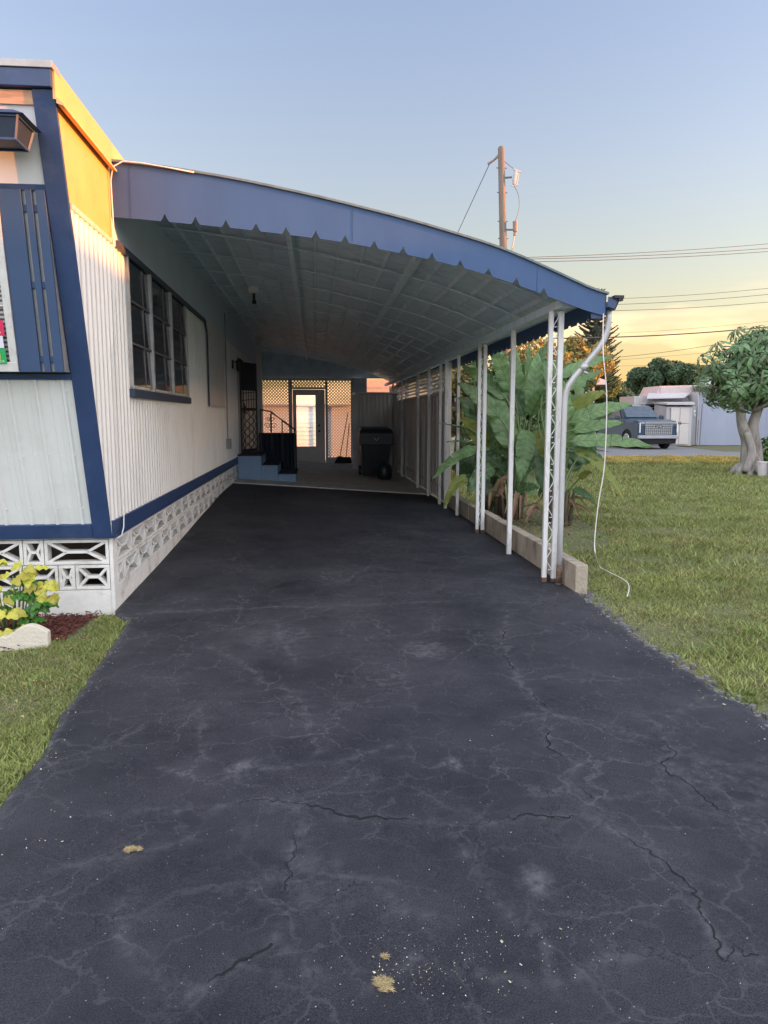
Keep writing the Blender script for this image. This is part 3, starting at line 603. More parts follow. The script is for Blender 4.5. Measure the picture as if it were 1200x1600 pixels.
# porch lantern under the front board
lan = thing('porch_lantern', 'navy framed box lantern on the front wall under the bare board', 'lantern', (-1.95, 5.0, 3.35))
lx0, lx1, ly0, ly1 = -2.12, -1.755, 4.86, 5.12
s = MB(); s.hexa([(lx0 - .03, ly0 - .03, 3.350), (lx1 + .045, ly0 - .03, 3.350), (lx1 + .045, ly1 + .03, 3.350), (lx0 - .03, ly1 + .03, 3.350), (lx0 + .05, ly0 + .06, 3.400), (lx1 - .04, ly0 + .06, 3.400), (lx1 - .04, ly1 + .02, 3.400), (lx0 + .05, ly1 + .02, 3.400)])
s.box(-2.02, -1.90, 5.0, 5.19, 3.345, 3.385)
s.build('cap', navy, lan, bevel=0.004)
s = MB(); tp = [(lx0, ly0), (lx1, ly0), (lx1, ly1), (lx0, ly1)]; bt = [(lx0 + .03, ly0 + .03), (lx1 - .03, ly0 + .03), (lx1 - .03, ly1 - .03), (lx0 + .03, ly1 - .03)]
for i in range(4):
    j = (i + 1) % 4
    s.bar((*tp[i], 3.350), (*bt[i], 3.220), 0.014, 0.014); s.bar((*bt[i], 3.220), (*bt[j], 3.220), 0.014, 0.014); s.bar((*tp[i], 3.345), (*tp[j], 3.345), 0.014, 0.014)
s.build('frame', navy, lan)
s = MB(); e_ = 0.004
s.hexa([(bt[0][0] + e_, bt[0][1] + e_, 3.223), (bt[1][0] - e_, bt[1][1] + e_, 3.223), (bt[2][0] - e_, bt[2][1] - e_, 3.223), (bt[3][0] + e_, bt[3][1] - e_, 3.223), (tp[0][0] + e_, tp[0][1] + e_, 3.347), (tp[1][0] - e_, tp[1][1] + e_, 3.347), (tp[2][0] - e_, tp[2][1] - e_, 3.347), (tp[3][0] + e_, tp[3][1] - e_, 3.347)])
s.build('glass', mat('lantern_glass', (0.018, 0.03, 0.06), 0.4, 0.1), lan)

# ------------------------------------------------------------------ breeze block skirting
sk = thing('breeze_block_skirting', 'white painted breeze block wall closing the space under the mobile home', 'block wall', (XW, 6, 0))
BW, BH, BD = 0.50, 0.205, 0.09
def breeze(s, fn, u0, v0, w=BW, h=BH, half=None):
    # fn(u, v, depth) maps wall coordinates to space
    def rect(a, b, c, d, d0=0.0, d1=BD):
        s.hexa([fn(a, c, d0), fn(b, c, d0), fn(b, c, d1), fn(a, c, d1), fn(a, d, d0), fn(b, d, d0), fn(b, d, d1), fn(a, d, d1)])
    e = 0.024; g = 0.003
    u1, v1 = u0 + w - g, v0 + h - g; u0 += g; v0 += g
    rect(u0, u1, v0, v0 + e); rect(u0, u1, v1 - e, v1); rect(u0, u0 + e, v0 + e, v1 - e); rect(u1 - e, u1, v0 + e, v1 - e)
    cy = (v0 + v1) / 2; ca, cb_ = u0 + (u1 - u0) * 0.34, u0 + (u1 - u0) * 0.66
    def dbar(p, q, t_=0.011):
        dx, dy = q[0] - p[0], q[1] - p[1]; L = math.hypot(dx, dy); nx, ny = -dy / L * t_, dx / L * t_
        c = [(p[0] - nx, p[1] - ny), (q[0] - nx, q[1] - ny), (q[0] + nx, q[1] + ny), (p[0] + nx, p[1] + ny)]
        s.hexa([fn(*c[0], 0.004), fn(*c[1], 0.004), fn(*c[1], BD - .004), fn(*c[0], BD - .004), fn(*c[3], 0.004), fn(*c[2], 0.004), fn(*c[2], BD - .004), fn(*c[3], BD - .004)])
    dbar((u0 + e * .6, v0 + e * .6), (ca, cy)); dbar((u0 + e * .6, v1 - e * .6), (ca, cy)); dbar((u1 - e * .6, v0 + e * .6), (cb_, cy)); dbar((u1 - e * .6, v1 - e * .6), (cb_, cy)); dbar((ca, cy), (cb_, cy))
side = lambda u, v, d: (XW + 0.012 - d, u, v)
front = lambda u, v, d: (u, 5.955 + d, v)
s = MB()
for r_ in range(2):
    z = 0.385 - r_ * BH; y = 6.05 + (0.0 if r_ == 0 else -0.0); y -= BW * 0.5 * r_ * 0
    off = 0.0 if r_ == 0 else -BW / 2
    yy = 6.05 + off
    while yy < LEN - BW:
        if yy >= 6.04: breeze(s, side, yy, z)
        else: breeze(s, side, 6.05, z, w=BW / 2)
        yy += BW
s.build('side_blocks', block_white, sk, bevel=0.002)
s = MB()
for r_ in range(2):
    z = 0.385 - r_ * BH; xr = XW - 0.02
    seq = [0.50, 0.16, 0.5, 0.5, 0.5, 0.5, 0.5] if r_ == 0 else [0.27, 0.13, 0.27, 0.5, 0.5, 0.5, 0.5]
    for w_ in seq: breeze(s, front, xr - w_, z, w=w_); xr -= w_
s.build('front_blocks', block_white, sk, bevel=0.002)
s = MB(); s.box(XW - 0.08, XW + 0.008, 6.05, LEN, -0.25, 0.178); s.box(XL, XW - 0.02, 5.958, 6.045, -0.15, 0.178); s.box(XW - 0.019, XW + 0.010, 5.952, 6.048, -0.15, 0.592)
s.box(XW - 0.12, XW + 0.012, 6.05, LEN, 0.5915, 0.603); s.box(XL, XW + 0.011, 5.95, 6.049, 0.5925, 0.604)
s.build('footing', block_white, sk, bevel=0.004)
s = MB(); s.box(XL, XW - 0.55, 6.5, LEN, -0.02, 0.58); s.build('cavity_fill', mat('cavity_dark', (0.10, 0.09, 0.085), 0.9, 0.3, 4), sk)  # dark box filling the open cavity, standing in for its shade

# ------------------------------------------------------------------ carport
YF, YB = 6.40, 23.3
topz = [(-1.64, 3.605), (-1.2, 3.565), (-0.6, 3.485), (0.06, 3.365), (0.8, 3.205), (1.58, 3.0), (2.09, 2.80), (2.56, 2.60)]
botz = [(-1.64, 3.165), (-0.62, 3.095), (0.27, 3.005), (1.14, 2.85), (1.65, 2.715), (2.42, 2.455), (2.56, 2.41)]
def smooth_interp(x, pts):
    # small moving average removes the corners of the polyline
    return sum(interp(x + d, pts) for d in (-0.2, -0.1, 0, 0.1, 0.2)) / 5
cp = thing('carport', 'blue carport canopy with curved roof on white posts over the black driveway', 'carport', (0.4, 6.4, 0))
def notch(x, x0=-1.2, p=0.245, first=-1.25, last=2.12):
    if x < first or x > last: return 0
    d = abs((x - x0 + p / 2) % p - p / 2); 
    return 0.062 * max(0, 1 - (d / 0.036)) ** 1.25 if d < 0.036 else 0
s = MB(); N_ = 900
for i in range(N_ + 1):
    x = lerp(XW + 0.005, 2.54, i / N_); zt, zb = smooth_interp(x, topz) - 0.012, smooth_interp(x, botz) + notch(x)
    s.v += [(x, YF, zb), (x, YF, zt), (x, YF + 0.006, zt), (x, YF + 0.006, zb)]
    if i:
        k = 4 * (i - 1)
        s.f += [(k, k + 4, k + 5, k + 1), (k + 1, k + 5, k + 6, k + 2), (k + 2, k + 6, k + 7, k + 3), (k + 3, k + 7, k + 4, k)]
fascia = s.build('fascia', blue_fascia, cp, fix=False)
for xs_, za, zb_ in ((-1.47, 3.165, 3.57), (0.33, 3.01, 3.285), (1.92, 2.62, 2.86)):
    s = MB(); s.box(xs_, xs_ + 0.004, YF - 0.003, YF - 0.0005, za, zb_); s.build('fascia_seam', navy, cp)
s = MB()
for i in range(60):
    x0, x1 = lerp(XW, 2.56, i / 60), lerp(XW, 2.56, (i + 1) / 60); a, c = smooth_interp(x0, topz), smooth_interp(x1, topz)
    s.hexa([(x0, YF - 0.022, a - 0.014), (x1, YF - 0.022, c - 0.014), (x1, YF + 0.03, c - 0.014), (x0, YF + 0.03, a - 0.014), (x0, YF - 0.022, a + 0.004), (x1, YF - 0.022, c + 0.004), (x1, YF + 0.03, c + 0.004), (x0, YF + 0.03, a + 0.004)])
s.build('drip_edge', mat('drip_edge_grey', (0.14, 0.175, 0.175), 0.5, 0.25, 12, dirt=(0.06, 0.08, 0.07), dscale=8, damt=0.7), cp)
# roof sheet: pans running front to back with a raised seam every 0.245 m
def sheet_z(x):
    d = abs((x + 1.2 + 0.1225) % 0.245 - 0.1225)
    return smooth_interp(x, topz) - 0.03 - (0.034 * (1 - d / 0.020) if d < 0.020 else 0.0)
s = MB(); nx = 420; ysx = [YF + 0.007 + (YB - YF) * j / 34 for j in range(35)]
for j, y in enumerate(ysx):
    for i in range(nx + 1):
        x = lerp(XW + 0.005, 2.547, i / nx)
        sag = 0.006 * noise.noise(Vector((x * 3, y * 1.6, 0)))
        s.v.append((x, y, sheet_z(x) + sag))
for j in range(34):
    for i in range(nx): s.f.append((j * (nx + 1) + i, j * (nx + 1) + i + 1, (j + 1) * (nx + 1) + i + 1, (j + 1) * (nx + 1) + i))
s.build('roof_sheet', ceil_m, cp, fix=False, smooth=False)
s = MB()
for i in range(48):
    x0, x1 = lerp(XW, 2.56, i / 48), lerp(XW, 2.56, (i + 1) / 48); a, c = smooth_interp(x0, topz) - 0.004, smooth_interp(x1, topz) - 0.004
    s.add([(x0, YF + 0.03, a), (x1, YF + 0.03, c), (x1, YB, c), (x0, YB, a)], [(0, 1, 2, 3)])
s.build('roof_top', white_smooth, cp, fix=False)
def purlin(y, w, d, name='purlin'):
    s = MB()
    for i in range(26):
        x0, x1 = lerp(XW + 0.02, 2.30, i / 26), lerp(XW + 0.02, 2.30, (i + 1) / 26); a, c = smooth_interp(x0, topz) - 0.062, smooth_interp(x1, topz) - 0.062
        s.hexa([(x0, y, a - d), (x1, y, c - d), (x1, y + w, c - d), (x0, y + w, a - d), (x0, y, a), (x1, y, c), (x1, y + w, c), (x0, y + w, a)])
    return s.build(name, ceil_m, cp)
yy = 7.15
while yy < 22.8: purlin(yy, 0.04, 0.012); yy += 1.1
for x, w, d in ((-0.235, 0.05, 0.03), (0.99, 0.06, 0.03)):
    s = MB(); z = smooth_interp(x, topz) - 0.108; s.box(x - w / 2, x + w / 2, YF + 0.1, YB - 0.2, z - d, z + 0.0); s.build('long_beam', ceil_m, cp)
s = MB(); s.box(2.175, 2.255, YF + 0.12, YB, 2.515, 2.59); s.build('header_beam', ceil_m, cp, bevel=0.004)
# side valance with the same notches, and the gutter
s = MB(); nY = 2400
for i in range(nY + 1):
    y = lerp(YF + 0.008, YB, i / nY); d = abs((y - 6.6 + 0.1225) % 0.245 - 0.1225); nt = 0.07 * max(0, 1 - d / 0.035) if d < 0.035 else 0
    s.v += [(2.548, y, 2.435 + nt), (2.548, y, 2.622)]
    if i: s.f.append((2 * i - 2, 2 * i, 2 * i + 1, 2 * i - 1))
s.build('side_valance', blue_fascia, cp, fix=False)
s = MB(); s.prism([(0, 0.0), (0.07, -0.02), (0.10, 0.05), (0.105, 0.09), (0.10, 0.09), (0.09, 0.05), (0.065, -0.012), (0.0, 0.006)], lambda u, v, t_: (2.552 + u, lerp(YF - 0.02, YB, t_), 2.50 + v))
s.add([(2.552, YF - 0.02, 2.50), (2.622, YF - 0.02, 2.48), (2.652, YF - 0.02, 2.55), (2.657, YF - 0.02, 2.59), (2.552, YF - 0.02, 2.59)], [(0, 1, 2, 3, 4)])
s.build('gutter', navy, cp, fix=False)
s = MB(); s.box(2.60, 2.685, YF - 0.05, YF + 0.02, 2.575, 2.60); s.box(2.64, 2.68, YF - 0.045, YF + 0.01, 2.555, 2.574); s.build('gutter_bracket', black_iron, cp)
s = MB(); s.box(2.42, 2.54, YF + 0.02, YF + 0.025, 2.41, 2.57); s.build('end_plate', navy, cp)
# downpipe
pts = [(2.60, 6.47, 2.50), (2.602, 6.47, 2.42), (2.60, 6.48, 2.33), (2.575, 6.49, 2.24), (2.53, 6.50, 2.16), (2.42, 6.52, 2.02), (2.33, 6.54, 1.91), (2.285, 6.55, 1.84), (2.262, 6.56, 1.77), (2.256, 6.565, 1.68), (2.254, 6.57, 1.2), (2.256, 6.57, 0.6), (2.256, 6.575, 0.0)]
s = MB(); s.tube(pts, 0.027, 12)
pipe = s.build('downpipe', pipe_m, cp, smooth=True)
s = MB(); s.tube([(2.425, 6.52, 2.025), (2.385, 6.527, 1.975)], 0.032, 12); s.tube([(2.37, 6.53, 1.97), (2.45, 6.53, 1.94)], 0.012, 8); s.build('joint', pipe_m, pipe, smooth=True)
s = MB(); s.tube([(2.256, 6.571, 0.19), (2.256, 6.574, 0.01)], [0.0280, 0.0285], 12); s.build('rust', mat('rust_stain', (0.13, 0.08, 0.05), 0.9, 0.5, 25, dirt=(0.4, 0.37, 0.33), dscale=20, damt=0.9), pipe, smooth=True)
def scroll(s, x, y, z, h, flip, dx=0.0, dy=1.0, r=0.0045, w=0.026):
    pts = []
    for k in range(26):      # C scroll with curled ends
        a = k / 25; e = abs(a - .5) * 2; u = w * flip * (math.cos(min(1, e / .8) * math.pi * .85) if e < .8 else -.89 + (e - .8) * 5 * 1.2); zz = z + h * (a if e < .9 else (.5 + math.copysign(.45 - (e - .9) * .35, a - .5)))
        pts.append((x + dx * u, y + dy * u, zz))
    s.tube(pts, r, 5)
def double_post(x0, x1, y, z0):
    s = MB(); s.box(x0, x0 + 0.042, y, y + 0.042, z0, 2.505); s.box(x1, x1 + 0.048, y, y + 0.045, z0, 2.505)
    p = s.build('post', post_white, cp, bevel=0.004)
    s = MB(); g = (x0 + 0.042 + x1) / 2; z = z0 + 0.10; k = 0
    while z < 2.4:
        scroll(s, g, y + 0.02, z, 0.23, 1 if k % 2 else -1, 1, 0, 0.005, (x1 - x0 - 0.042) / 2 * 0.95); z += 0.25; k += 1
    s.build('scrollwork', post_white, p)
    for xa, wa, ha in ((x0, .042, .045), (x1, .048, .035)):
        s = MB(); s.box(xa - .0015, xa + wa + .0015, y - .0015, y + .0465, z0, z0 + ha); s.build('rusty_foot', mat('rust_stain', (0.13, 0.08, 0.05), 0.9, 0.5, 25, dirt=(0.4, 0.37, 0.33), dscale=20, damt=0.9), p)
double_post(2.125, 2.215, 6.66, 0.0); double_post(2.150, 2.222, 9.70, 0.0)
def single_post(x, y, w=0.05, ztop=2.505, z0=None):
    s = MB(); s.box(x - w / 2, x + w / 2, y, y + w, (zg(x, y) if z0 is None else z0) - 0.01, ztop); return s.build('post', post_white, cp, bevel=0.004)
single_post(2.195, 8.12); single_post(2.235, 11.45, 0.045); single_post(2.205, 12.35, 0.055)
for y in (13.0, 14.35, 15.85, 18.8, 21.0): single_post(2.215, y, 0.05)

# fence on the right side at the back of the carport
fc = thing('privacy_fence', 'pale painted board fence with a lattice top along the right side of the carport', 'fence', (2.35, 18, 0))
s = MB(); yy = 12.95; k = 0
while yy < 23.0:
    wv = 0.30 if k % 3 == 1 else 0.16
    s.box(2.345 + (0.012 if k % 2 else 0.0), 2.37, yy, yy + wv - 0.006, 0.02, 1.955); yy += wv; k += 1
s.build('boards', fence_m, fc, bevel=0.003)
s = MB(); s.box(2.325, 2.343, 12.95, 23.0, 0.24, 0.30); s.box(2.32, 2.385, 12.95, 23.0, 1.957, 2.01); s.box(2.32, 2.385, 12.95, 23.0, 2.42, 2.47)
s.build('rails', fence_m, fc, bevel=0.003)
for y in (12.9, 14.9, 16.9, 18.9, 20.9, 22.95):
    s = MB(); s.box(2.31, 2.39, y, y + 0.08, 0.0, 2.50); s.build('fence_post', fence_m, fc, bevel=0.004)
def lattice(s, fn, u0, u1, v0, v1, spacing=0.075, wid=0.028, th=0.006):
    # diagonal slats clipped to a rectangle; fn(u, v, depth)
    W, H_ = u1 - u0, v1 - v0; st = spacing
    for lay, sg in ((0, 1), (1, -1)):
        c = -H_ - st
        while c < W + st:
            # slat centre line: u = c + t (t from 0..H) for sg=1, mirrored otherwise; clip parametrically
            ta, tb = max(0, -c), min(H_, W - c)
            if tb - ta > 0.02:
                p = [(c + ta, ta), (c + tb, tb)]
                if sg < 0: p = [(W - a, b_) for a, b_ in p]
                (ua, va), (ub, vb) = p; L = math.hypot(ub - ua, vb - va); nx_, ny_ = -(vb - va) / L * wid / 2, (ub - ua) / L * wid / 2
                q = [(ua - nx_, va - ny_), (ub - nx_, vb - ny_), (ub + nx_, vb + ny_), (ua + nx_, va + ny_)]
                q = [(u0 + min(max(a, -0.01), W + 0.01), v0 + min(max(b_, -0.01), H_ + 0.01)) for a, b_ in q]
                d0, d1 = lay * (th + .001), lay * (th + .001) + th
                s.hexa([fn(*q[0], d0), fn(*q[1], d0), fn(*q[1], d1), fn(*q[0], d1), fn(*q[3], d0), fn(*q[2], d0), fn(*q[2], d1), fn(*q[3], d1)])
            c += st
s = MB(); lattice(s, lambda u, v, d: (2.35 + d, u, v), 12.98, 22.95, 2.01, 2.42, spacing=0.15, wid=0.042)
s.build('lattice', fence_m, fc, fix=False)

# ------------------------------------------------------------------ back screen with door
ZB = 0.16
bk = thing('lattice_screen', 'white lattice end screen with framed glazed door at the back of the carport', 'screen wall', (0, 22.9, ZB))
bw = lambda u, v, d: (u, 22.9 + d, v)
for (a, c, z0, z1) in ((-1.60, -0.80, ZB + 0.02, 2.66), (-0.68, 0.32, 2.46, 2.66), (0.40, 1.10, ZB + 0.16, 2.66)):
    s = MB(); lattice(s, bw, a, c, z0, z1, spacing=0.095, wid=0.029); s.build('lattice_panel', lattice_m, bk, fix=False)
s = MB()
for a, c in ((-1.66, -1.60), (-0.80, -0.68), (0.32, 0.40), (1.10, 1.17)): s.box(a, c, 22.86, 22.95, ZB - 0.1, 2.70)
s.box(-1.66, 1.17, 22.85, 22.96, 2.662, 2.74); s.box(-0.68, 0.32, 22.86, 22.95, 2.40, 2.46); s.box(0.40, 1.10, 22.86, 22.95, ZB - .1, ZB + 0.16)
s.build('frame', mat('screen_frame', (0.60, 0.60, 0.64), 0.6, 0.06), bk, bevel=0.004)
d_m = mat('door_cream', (0.72, 0.69, 0.67), 0.5, 0.05)
s = MB(); s.box(-0.67, -0.56, 22.87, 22.92, ZB, 2.39); s.box(0.02, 0.31, 22.87, 22.92, ZB, 2.39) ; s.box(-0.56, 0.02, 22.87, 22.92, ZB, 0.66); s.box(-0.56, 0.02, 22.87, 22.92, 2.22, 2.39)
s.box(-0.60, 0.13, 22.862, 22.868, ZB + 0.08, 0.58)
dr = s.build('door', d_m, bk, bevel=0.005)
s = MB(); s.box(-0.558, 0.018, 22.89, 22.896, 0.66, 2.22)
pg = bpy.data.materials.new('clear_pane'); pg.use_nodes = True; tt_ = pg.node_tree; tt_.nodes.clear(); oo = tt_.nodes.new('ShaderNodeOutputMaterial'); tb_ = tt_.nodes.new('ShaderNodeBsdfTransparent'); gb = tt_.nodes.new('ShaderNodeBsdfGlossy'); gb.inputs['Roughness'].default_value = 0.05; mx_ = tt_.nodes.new('ShaderNodeMixShader'); mx_.inputs[0].default_value = 0.07
tt_.links.new(tb_.outputs[0], mx_.inputs[1]); tt_.links.new(gb.outputs[0], mx_.inputs[2]); tt_.links.new(mx_.outputs[0], oo.inputs[0])
s.build('pane', pg, dr)
s = MB(); s.tube([(0.13, 22.87, 1.13), (0.13, 22.80, 1.13)], 0.022, 10); s.tube([(0.13, 22.80, 1.13), (0.13, 22.77, 1.13)], 0.032, 10); s.build('door_knob', black_iron, dr)
s = MB(); s.tube([(0.13, 22.87, 1.30), (0.13, 22.84, 1.30)], 0.028, 10); s.build('deadbolt', black_iron, dr)
# back header board closing the gap up to the roof
s = MB()
for i in range(40):
    x0, x1 = lerp(XW + 0.01, 2.5, i / 40), lerp(XW + 0.01, 2.5, (i + 1) / 40)
    s.hexa([(x0, 22.99, 2.742), (x1, 22.99, 2.742), (x1, 23.03, 2.742), (x0, 23.03, 2.742), (x0, 22.99, max(2.75, smooth_interp(x0, topz) - 0.045)), (x1, 22.99, max(2.75, smooth_interp(x1, topz) - 0.045)), (x1, 23.03, max(2.75, smooth_interp(x1, topz) - 0.045)), (x0, 23.03, max(2.75, smooth_interp(x0, topz) - 0.045))])
s.build('gable_board', ceil_m, bk)

s = MB(); s.box(1.17, 1.60, 22.86, 22.90, 2.30, 2.74); s.build('end_board', ceil_m, bk)
aw = thing('neighbour_awning', 'slatted awning with sunset glow in its colour glimpsed above the shed at the back right corner', 'awning', (2.0, 25.6, 2.4))
s = MB()
for k in range(6): s.hexa([(1.4, 25.2 + k * .25, 2.33 + k * .09), (3.2, 25.2 + k * .25, 2.33 + k * .09), (3.2, 25.42 + k * .25, 2.33 + k * .09), (1.4, 25.42 + k * .25, 2.33 + k * .09), (1.4, 25.2 + k * .25, 2.41 + k * .09), (3.2, 25.2 + k * .25, 2.41 + k * .09), (3.2, 25.42 + k * .25, 2.41 + k * .09), (1.4, 25.42 + k * .25, 2.41 + k * .09)])
s.build('slat', mat('awning_sun_orange', (.62, .30, .18), .6, .1), aw)  # orange of the low sun is put into the slat colour
for x in (1.5, 3.1): s = MB(); s.box(x, x + .06, 26.8, 26.86, 0, 2.8); s.build('post', post_white, aw)
# corrugated storage locker at the back right
lk = thing('storage_shed', 'pale corrugated metal shed at the back right corner behind the wheeled bin', 'shed', (1.7, 21.5, 0.1))
s = MB(); x = 1.19; i = 0; pr = []
while x < 2.30:
    for dx, dd in ((0, 0), (0.05, 0), (0.06, 0.02), (0.09, 0.02), (0.10, 0)): pr.append((x + dx, dd))
    x += 0.115
for i, (px_, dd) in enumerate(pr):
    s.v += [(px_, 21.0 - dd, 0.0), (px_, 21.0 - dd, 2.20)]
    if i: s.f.append((2 * i - 2, 2 * i, 2 * i + 1, 2 * i - 1))
s.box(1.185, 2.30, 21.003, 22.80, 0.0, 2.20)
s.build('wall', fence_m, lk, fix=False)
s = MB(); s.hexa([(1.14, 20.93, 2.203), (2.31, 20.93, 2.203), (2.31, 22.84, 2.203), (1.14, 22.84, 2.203), (1.14, 20.93, 2.25), (2.31, 20.93, 2.25), (2.31, 22.84, 2.30), (1.14, 22.84, 2.30)]); s.build('roof', grey_metal, lk)
s = MB(); s.box(1.06, 1.184, 20.96, 20.99, 0.08, 2.18); s.build('side_board', white_smooth, lk)

# wheeled bin
bn = thing('wheeled_bin', 'large dark wheeled bin with a lid in front of the corrugated shed', 'bin', (1.50, 18.6, 0.1))
zb = zg(1.5, 18.6) + 0.02
s = MB(); s.hexa([(1.20, 18.32, zb + .02), (1.80, 18.32, zb + .02), (1.80, 18.90, zb + .08), (1.20, 18.90, zb + .08), (1.10, 18.15, zb + 1.10), (1.90, 18.15, zb + 1.10), (1.90, 19.05, zb + 1.10), (1.10, 19.05, zb + 1.10)])
s.box(1.08, 1.92, 18.13, 18.16, zb + 0.80, zb + 1.10)
body = s.build('body', black_plastic, bn, bevel=0.02)
s = MB(); s.hexa([(1.07, 18.10, zb + 1.105), (1.93, 18.10, zb + 1.105), (1.93, 19.08, zb + 1.105), (1.07, 19.08, zb + 1.105), (1.14, 18.2, zb + 1.20), (1.86, 18.2, zb + 1.20), (1.84, 19.02, zb + 1.24), (1.16, 19.02, zb + 1.24)]); s.build('lid', mat('bin_lid', (0.02, 0.035, 0.045), 0.5, 0.2), bn, bevel=0.015)
for x in (1.14, 1.86):
    s = MB(); s.tube([(x - 0.03, 18.95, zb + 0.12), (x + 0.03, 18.95, zb + 0.12)], 0.13, 18); s.build('wheel', black_plastic, bn)
s = MB(); s.tube([(1.2, 19.12, zb + 1.05), (1.8, 19.12, zb + 1.05)], 0.018, 8); s.build('handle', black_plastic, bn)
s = MB(); s.bar((1.44, 18.125, zb + 0.98), (1.50, 18.125, zb + 0.90), 0.012, 0.006); s.bar((1.50, 18.125, zb + 0.90), (1.56, 18.125, zb + 0.98), 0.012, 0.006); s.build('emblem', alu, bn)
# bag standing in front of the bin
s = MB(); s.lathe([(0.02, 0.0), (0.15, 0.0), (0.19, 0.08), (0.19, 0.22), (0.16, 0.33), (0.09, 0.40), (0.03, 0.42), (0.02, 0.44)], (1.66, 17.7, zg(1.66, 17.7) + 0.02), 18)
b_bag = s.build('refuse_bag', mat('bag_dark', (0.012, 0.025, 0.028), 0.35, 0.3, bump=0.8, bscale=16), org=(1.66, 17.7, 0.1), smooth=True)
tag(b_bag, 'round dark bag standing on the slab in front of the wheeled bin', 'bag')
# broom and shovel leaning on the frame
def broom(name, label, cat, x0, x1, dz, head):
    t_ = thing(name, label, cat, (x0, 22.3, ZB))
    s = MB(); s.tube([(x0, 22.35, ZB + 0.2), (x1, 22.80, ZB + dz)], 0.014, 8); s.build('stick', mat('stick_dark', (0.05, 0.04, 0.035), 0.6), t_)
    s = MB()
    if head == 0: s.hexa([(x0 - .17, 22.2, ZB + .01), (x0 + .15, 22.2, ZB + .01), (x0 + .15, 22.42, ZB + .01), (x0 - .17, 22.42, ZB + .01), (x0 - .06, 22.3, ZB + .22), (x0 + .06, 22.3, ZB + .22), (x0 + .06, 22.40, ZB + .22), (x0 - .06, 22.40, ZB + .22)])
    else: s.box(x0 - .14, x0 + .16, 22.25, 22.33, ZB + .01, ZB + .10); s.box(x0 - .12, x0 + .14, 22.26, 22.32, ZB + .10, ZB + .20)
    s.build('head', mat('bristles', (0.03, 0.03, 0.045), 0.9, 0.4, 40, bump=0.6), t_)
broom('broom', 'dark broom leaning on the lattice screen, nearest the door', 'broom', 0.74, 1.02, 1.55, 0)
broom('push_broom', 'dark push broom leaning beside the shed, right of the other broom', 'broom', 0.93, 1.05, 1.2, 1)

# steps, rail, screen door, column
st = thing('entry_steps', 'blue painted block steps up to the side door of the mobile home', 'steps', (-1.2, 16, 0.2))
s = MB(); 
s.box(-1.60, -1.12, 15.45, 16.85, 0.10, 0.755); s.box(-1.119, -0.78, 15.45, 16.85, 0.08, 0.56); s.box(-0.779, -0.41, 15.45, 16.85, 0.06, 0.375)
s.build('step_blocks', step_m, st, bevel=0.006)
s = MB(); s.box(-1.60, -1.10, 15.43, 16.87, 0.757, 0.785); s.box(-1.10, -0.76, 15.43, 16.87, 0.562, 0.585); s.box(-0.77, -0.39, 15.43, 16.87, 0.377, 0.395)
s.build('treads', dark_cloth, st, bevel=0.003)
rl = thing('stair_railing', 'black wrought iron stair railing with a dark panel behind the blue steps', 'railing', (-0.9, 16.9, 0.3))
s = MB(); yr = 16.92
s.tube([(-1.22, yr, 1.72), (-1.0, yr, 1.68), (-0.72, yr, 1.47), (-0.50, yr, 1.30), (-0.44, yr, 1.26)], 0.016, 8); s.build('handrail', black_iron, rl, smooth=True)
for x, z0, z1 in ((-1.22, 0.78, 1.72), (-0.98, 0.78, 1.67), (-0.74, 0.56, 1.49), (-0.46, 0.2, 1.28)):
    s = MB(); s.box(x - 0.012, x + 0.012, yr - 0.012, yr + 0.012, z0, z1); s.build('baluster', black_iron, rl)
s = MB()
for sg in (-1, 1):
    for r0, zc in ((0.07, 1.36), (0.05, 1.50)):
        pts = [(-1.0 + sg * (0.01 + r0 * (1 - k / 30) * math.cos(k * 0.32) + r0 * 0.9), yr, zc + r0 * (1 - k / 30) * math.sin(k * 0.32)) for k in range(26)]
        s.tube(pts, 0.007, 5)
s.tube([(-1.0, yr, 1.22), (-1.0, yr, 1.62)], 0.010, 6)
s.build('scrollwork', black_iron, rl)
s = MB(); n_ = 60
for i in range(n_ + 1):
    x = lerp(-1.26, -0.42, i / n_); yy_ = yr + 0.03 + 0.018 * math.sin(i * 1.1); zt = 1.20 if x < -0.46 else 1.16; zbm = interp(x, [(-1.26, 0.2), (-0.42, 0.2)])
    s.v += [(x, yy_, zbm), (x, yy_, zt), (x, yy_ + 0.006, zt), (x, yy_ + 0.006, zbm)]
    if i:
        k = 4 * (i - 1); s.f += [(k, k + 4, k + 5, k + 1), (k + 1, k + 5, k + 6, k + 2), (k + 2, k + 6, k + 7, k + 3)]
s.build('dark_panel', dark_cloth, rl, fix=False)
sdr = thing('screen_door', 'open black ironwork screen door above the blue steps', 'screen door', (-1.55, 15.9, 0.8))
A = Vector((-1.565, 15.95, 0)); B = Vector((-1.27, 16.60, 0)); dv = (B - A)
def sd(u, z): q = A + dv * u; return (q.x, q.y, z)
s = MB()
for u in (0.03, 0.97): s.bar(sd(u, 0.79), sd(u, 2.72), 0.05, 0.035)
for z in (0.84, 1.72, 2.68): s.bar(sd(0.03, z), sd(0.97, z), 0.035, 0.06)
s.build('frame', black_iron, sdr)
s = MB()
for k in range(5):
    pts = []
    for i in range(30):
        a = i / 29; pts.append(sd(0.5 + 0.38 * math.sin(a * 6.3 + k * 1.3), 0.86 + a * 0.84))
    s.tube(pts, 0.009, 5)
for u in (0.25, 0.5, 0.75): s.bar(sd(u, 0.84), sd(u, 1.72), 0.012, 0.012)
s.build('scrollwork', black_iron, sdr)
s = MB()
for u in (0.2, 0.35, 0.5, 0.65, 0.8): s.bar(sd(u, 1.72), sd(u, 2.68), 0.014, 0.014)
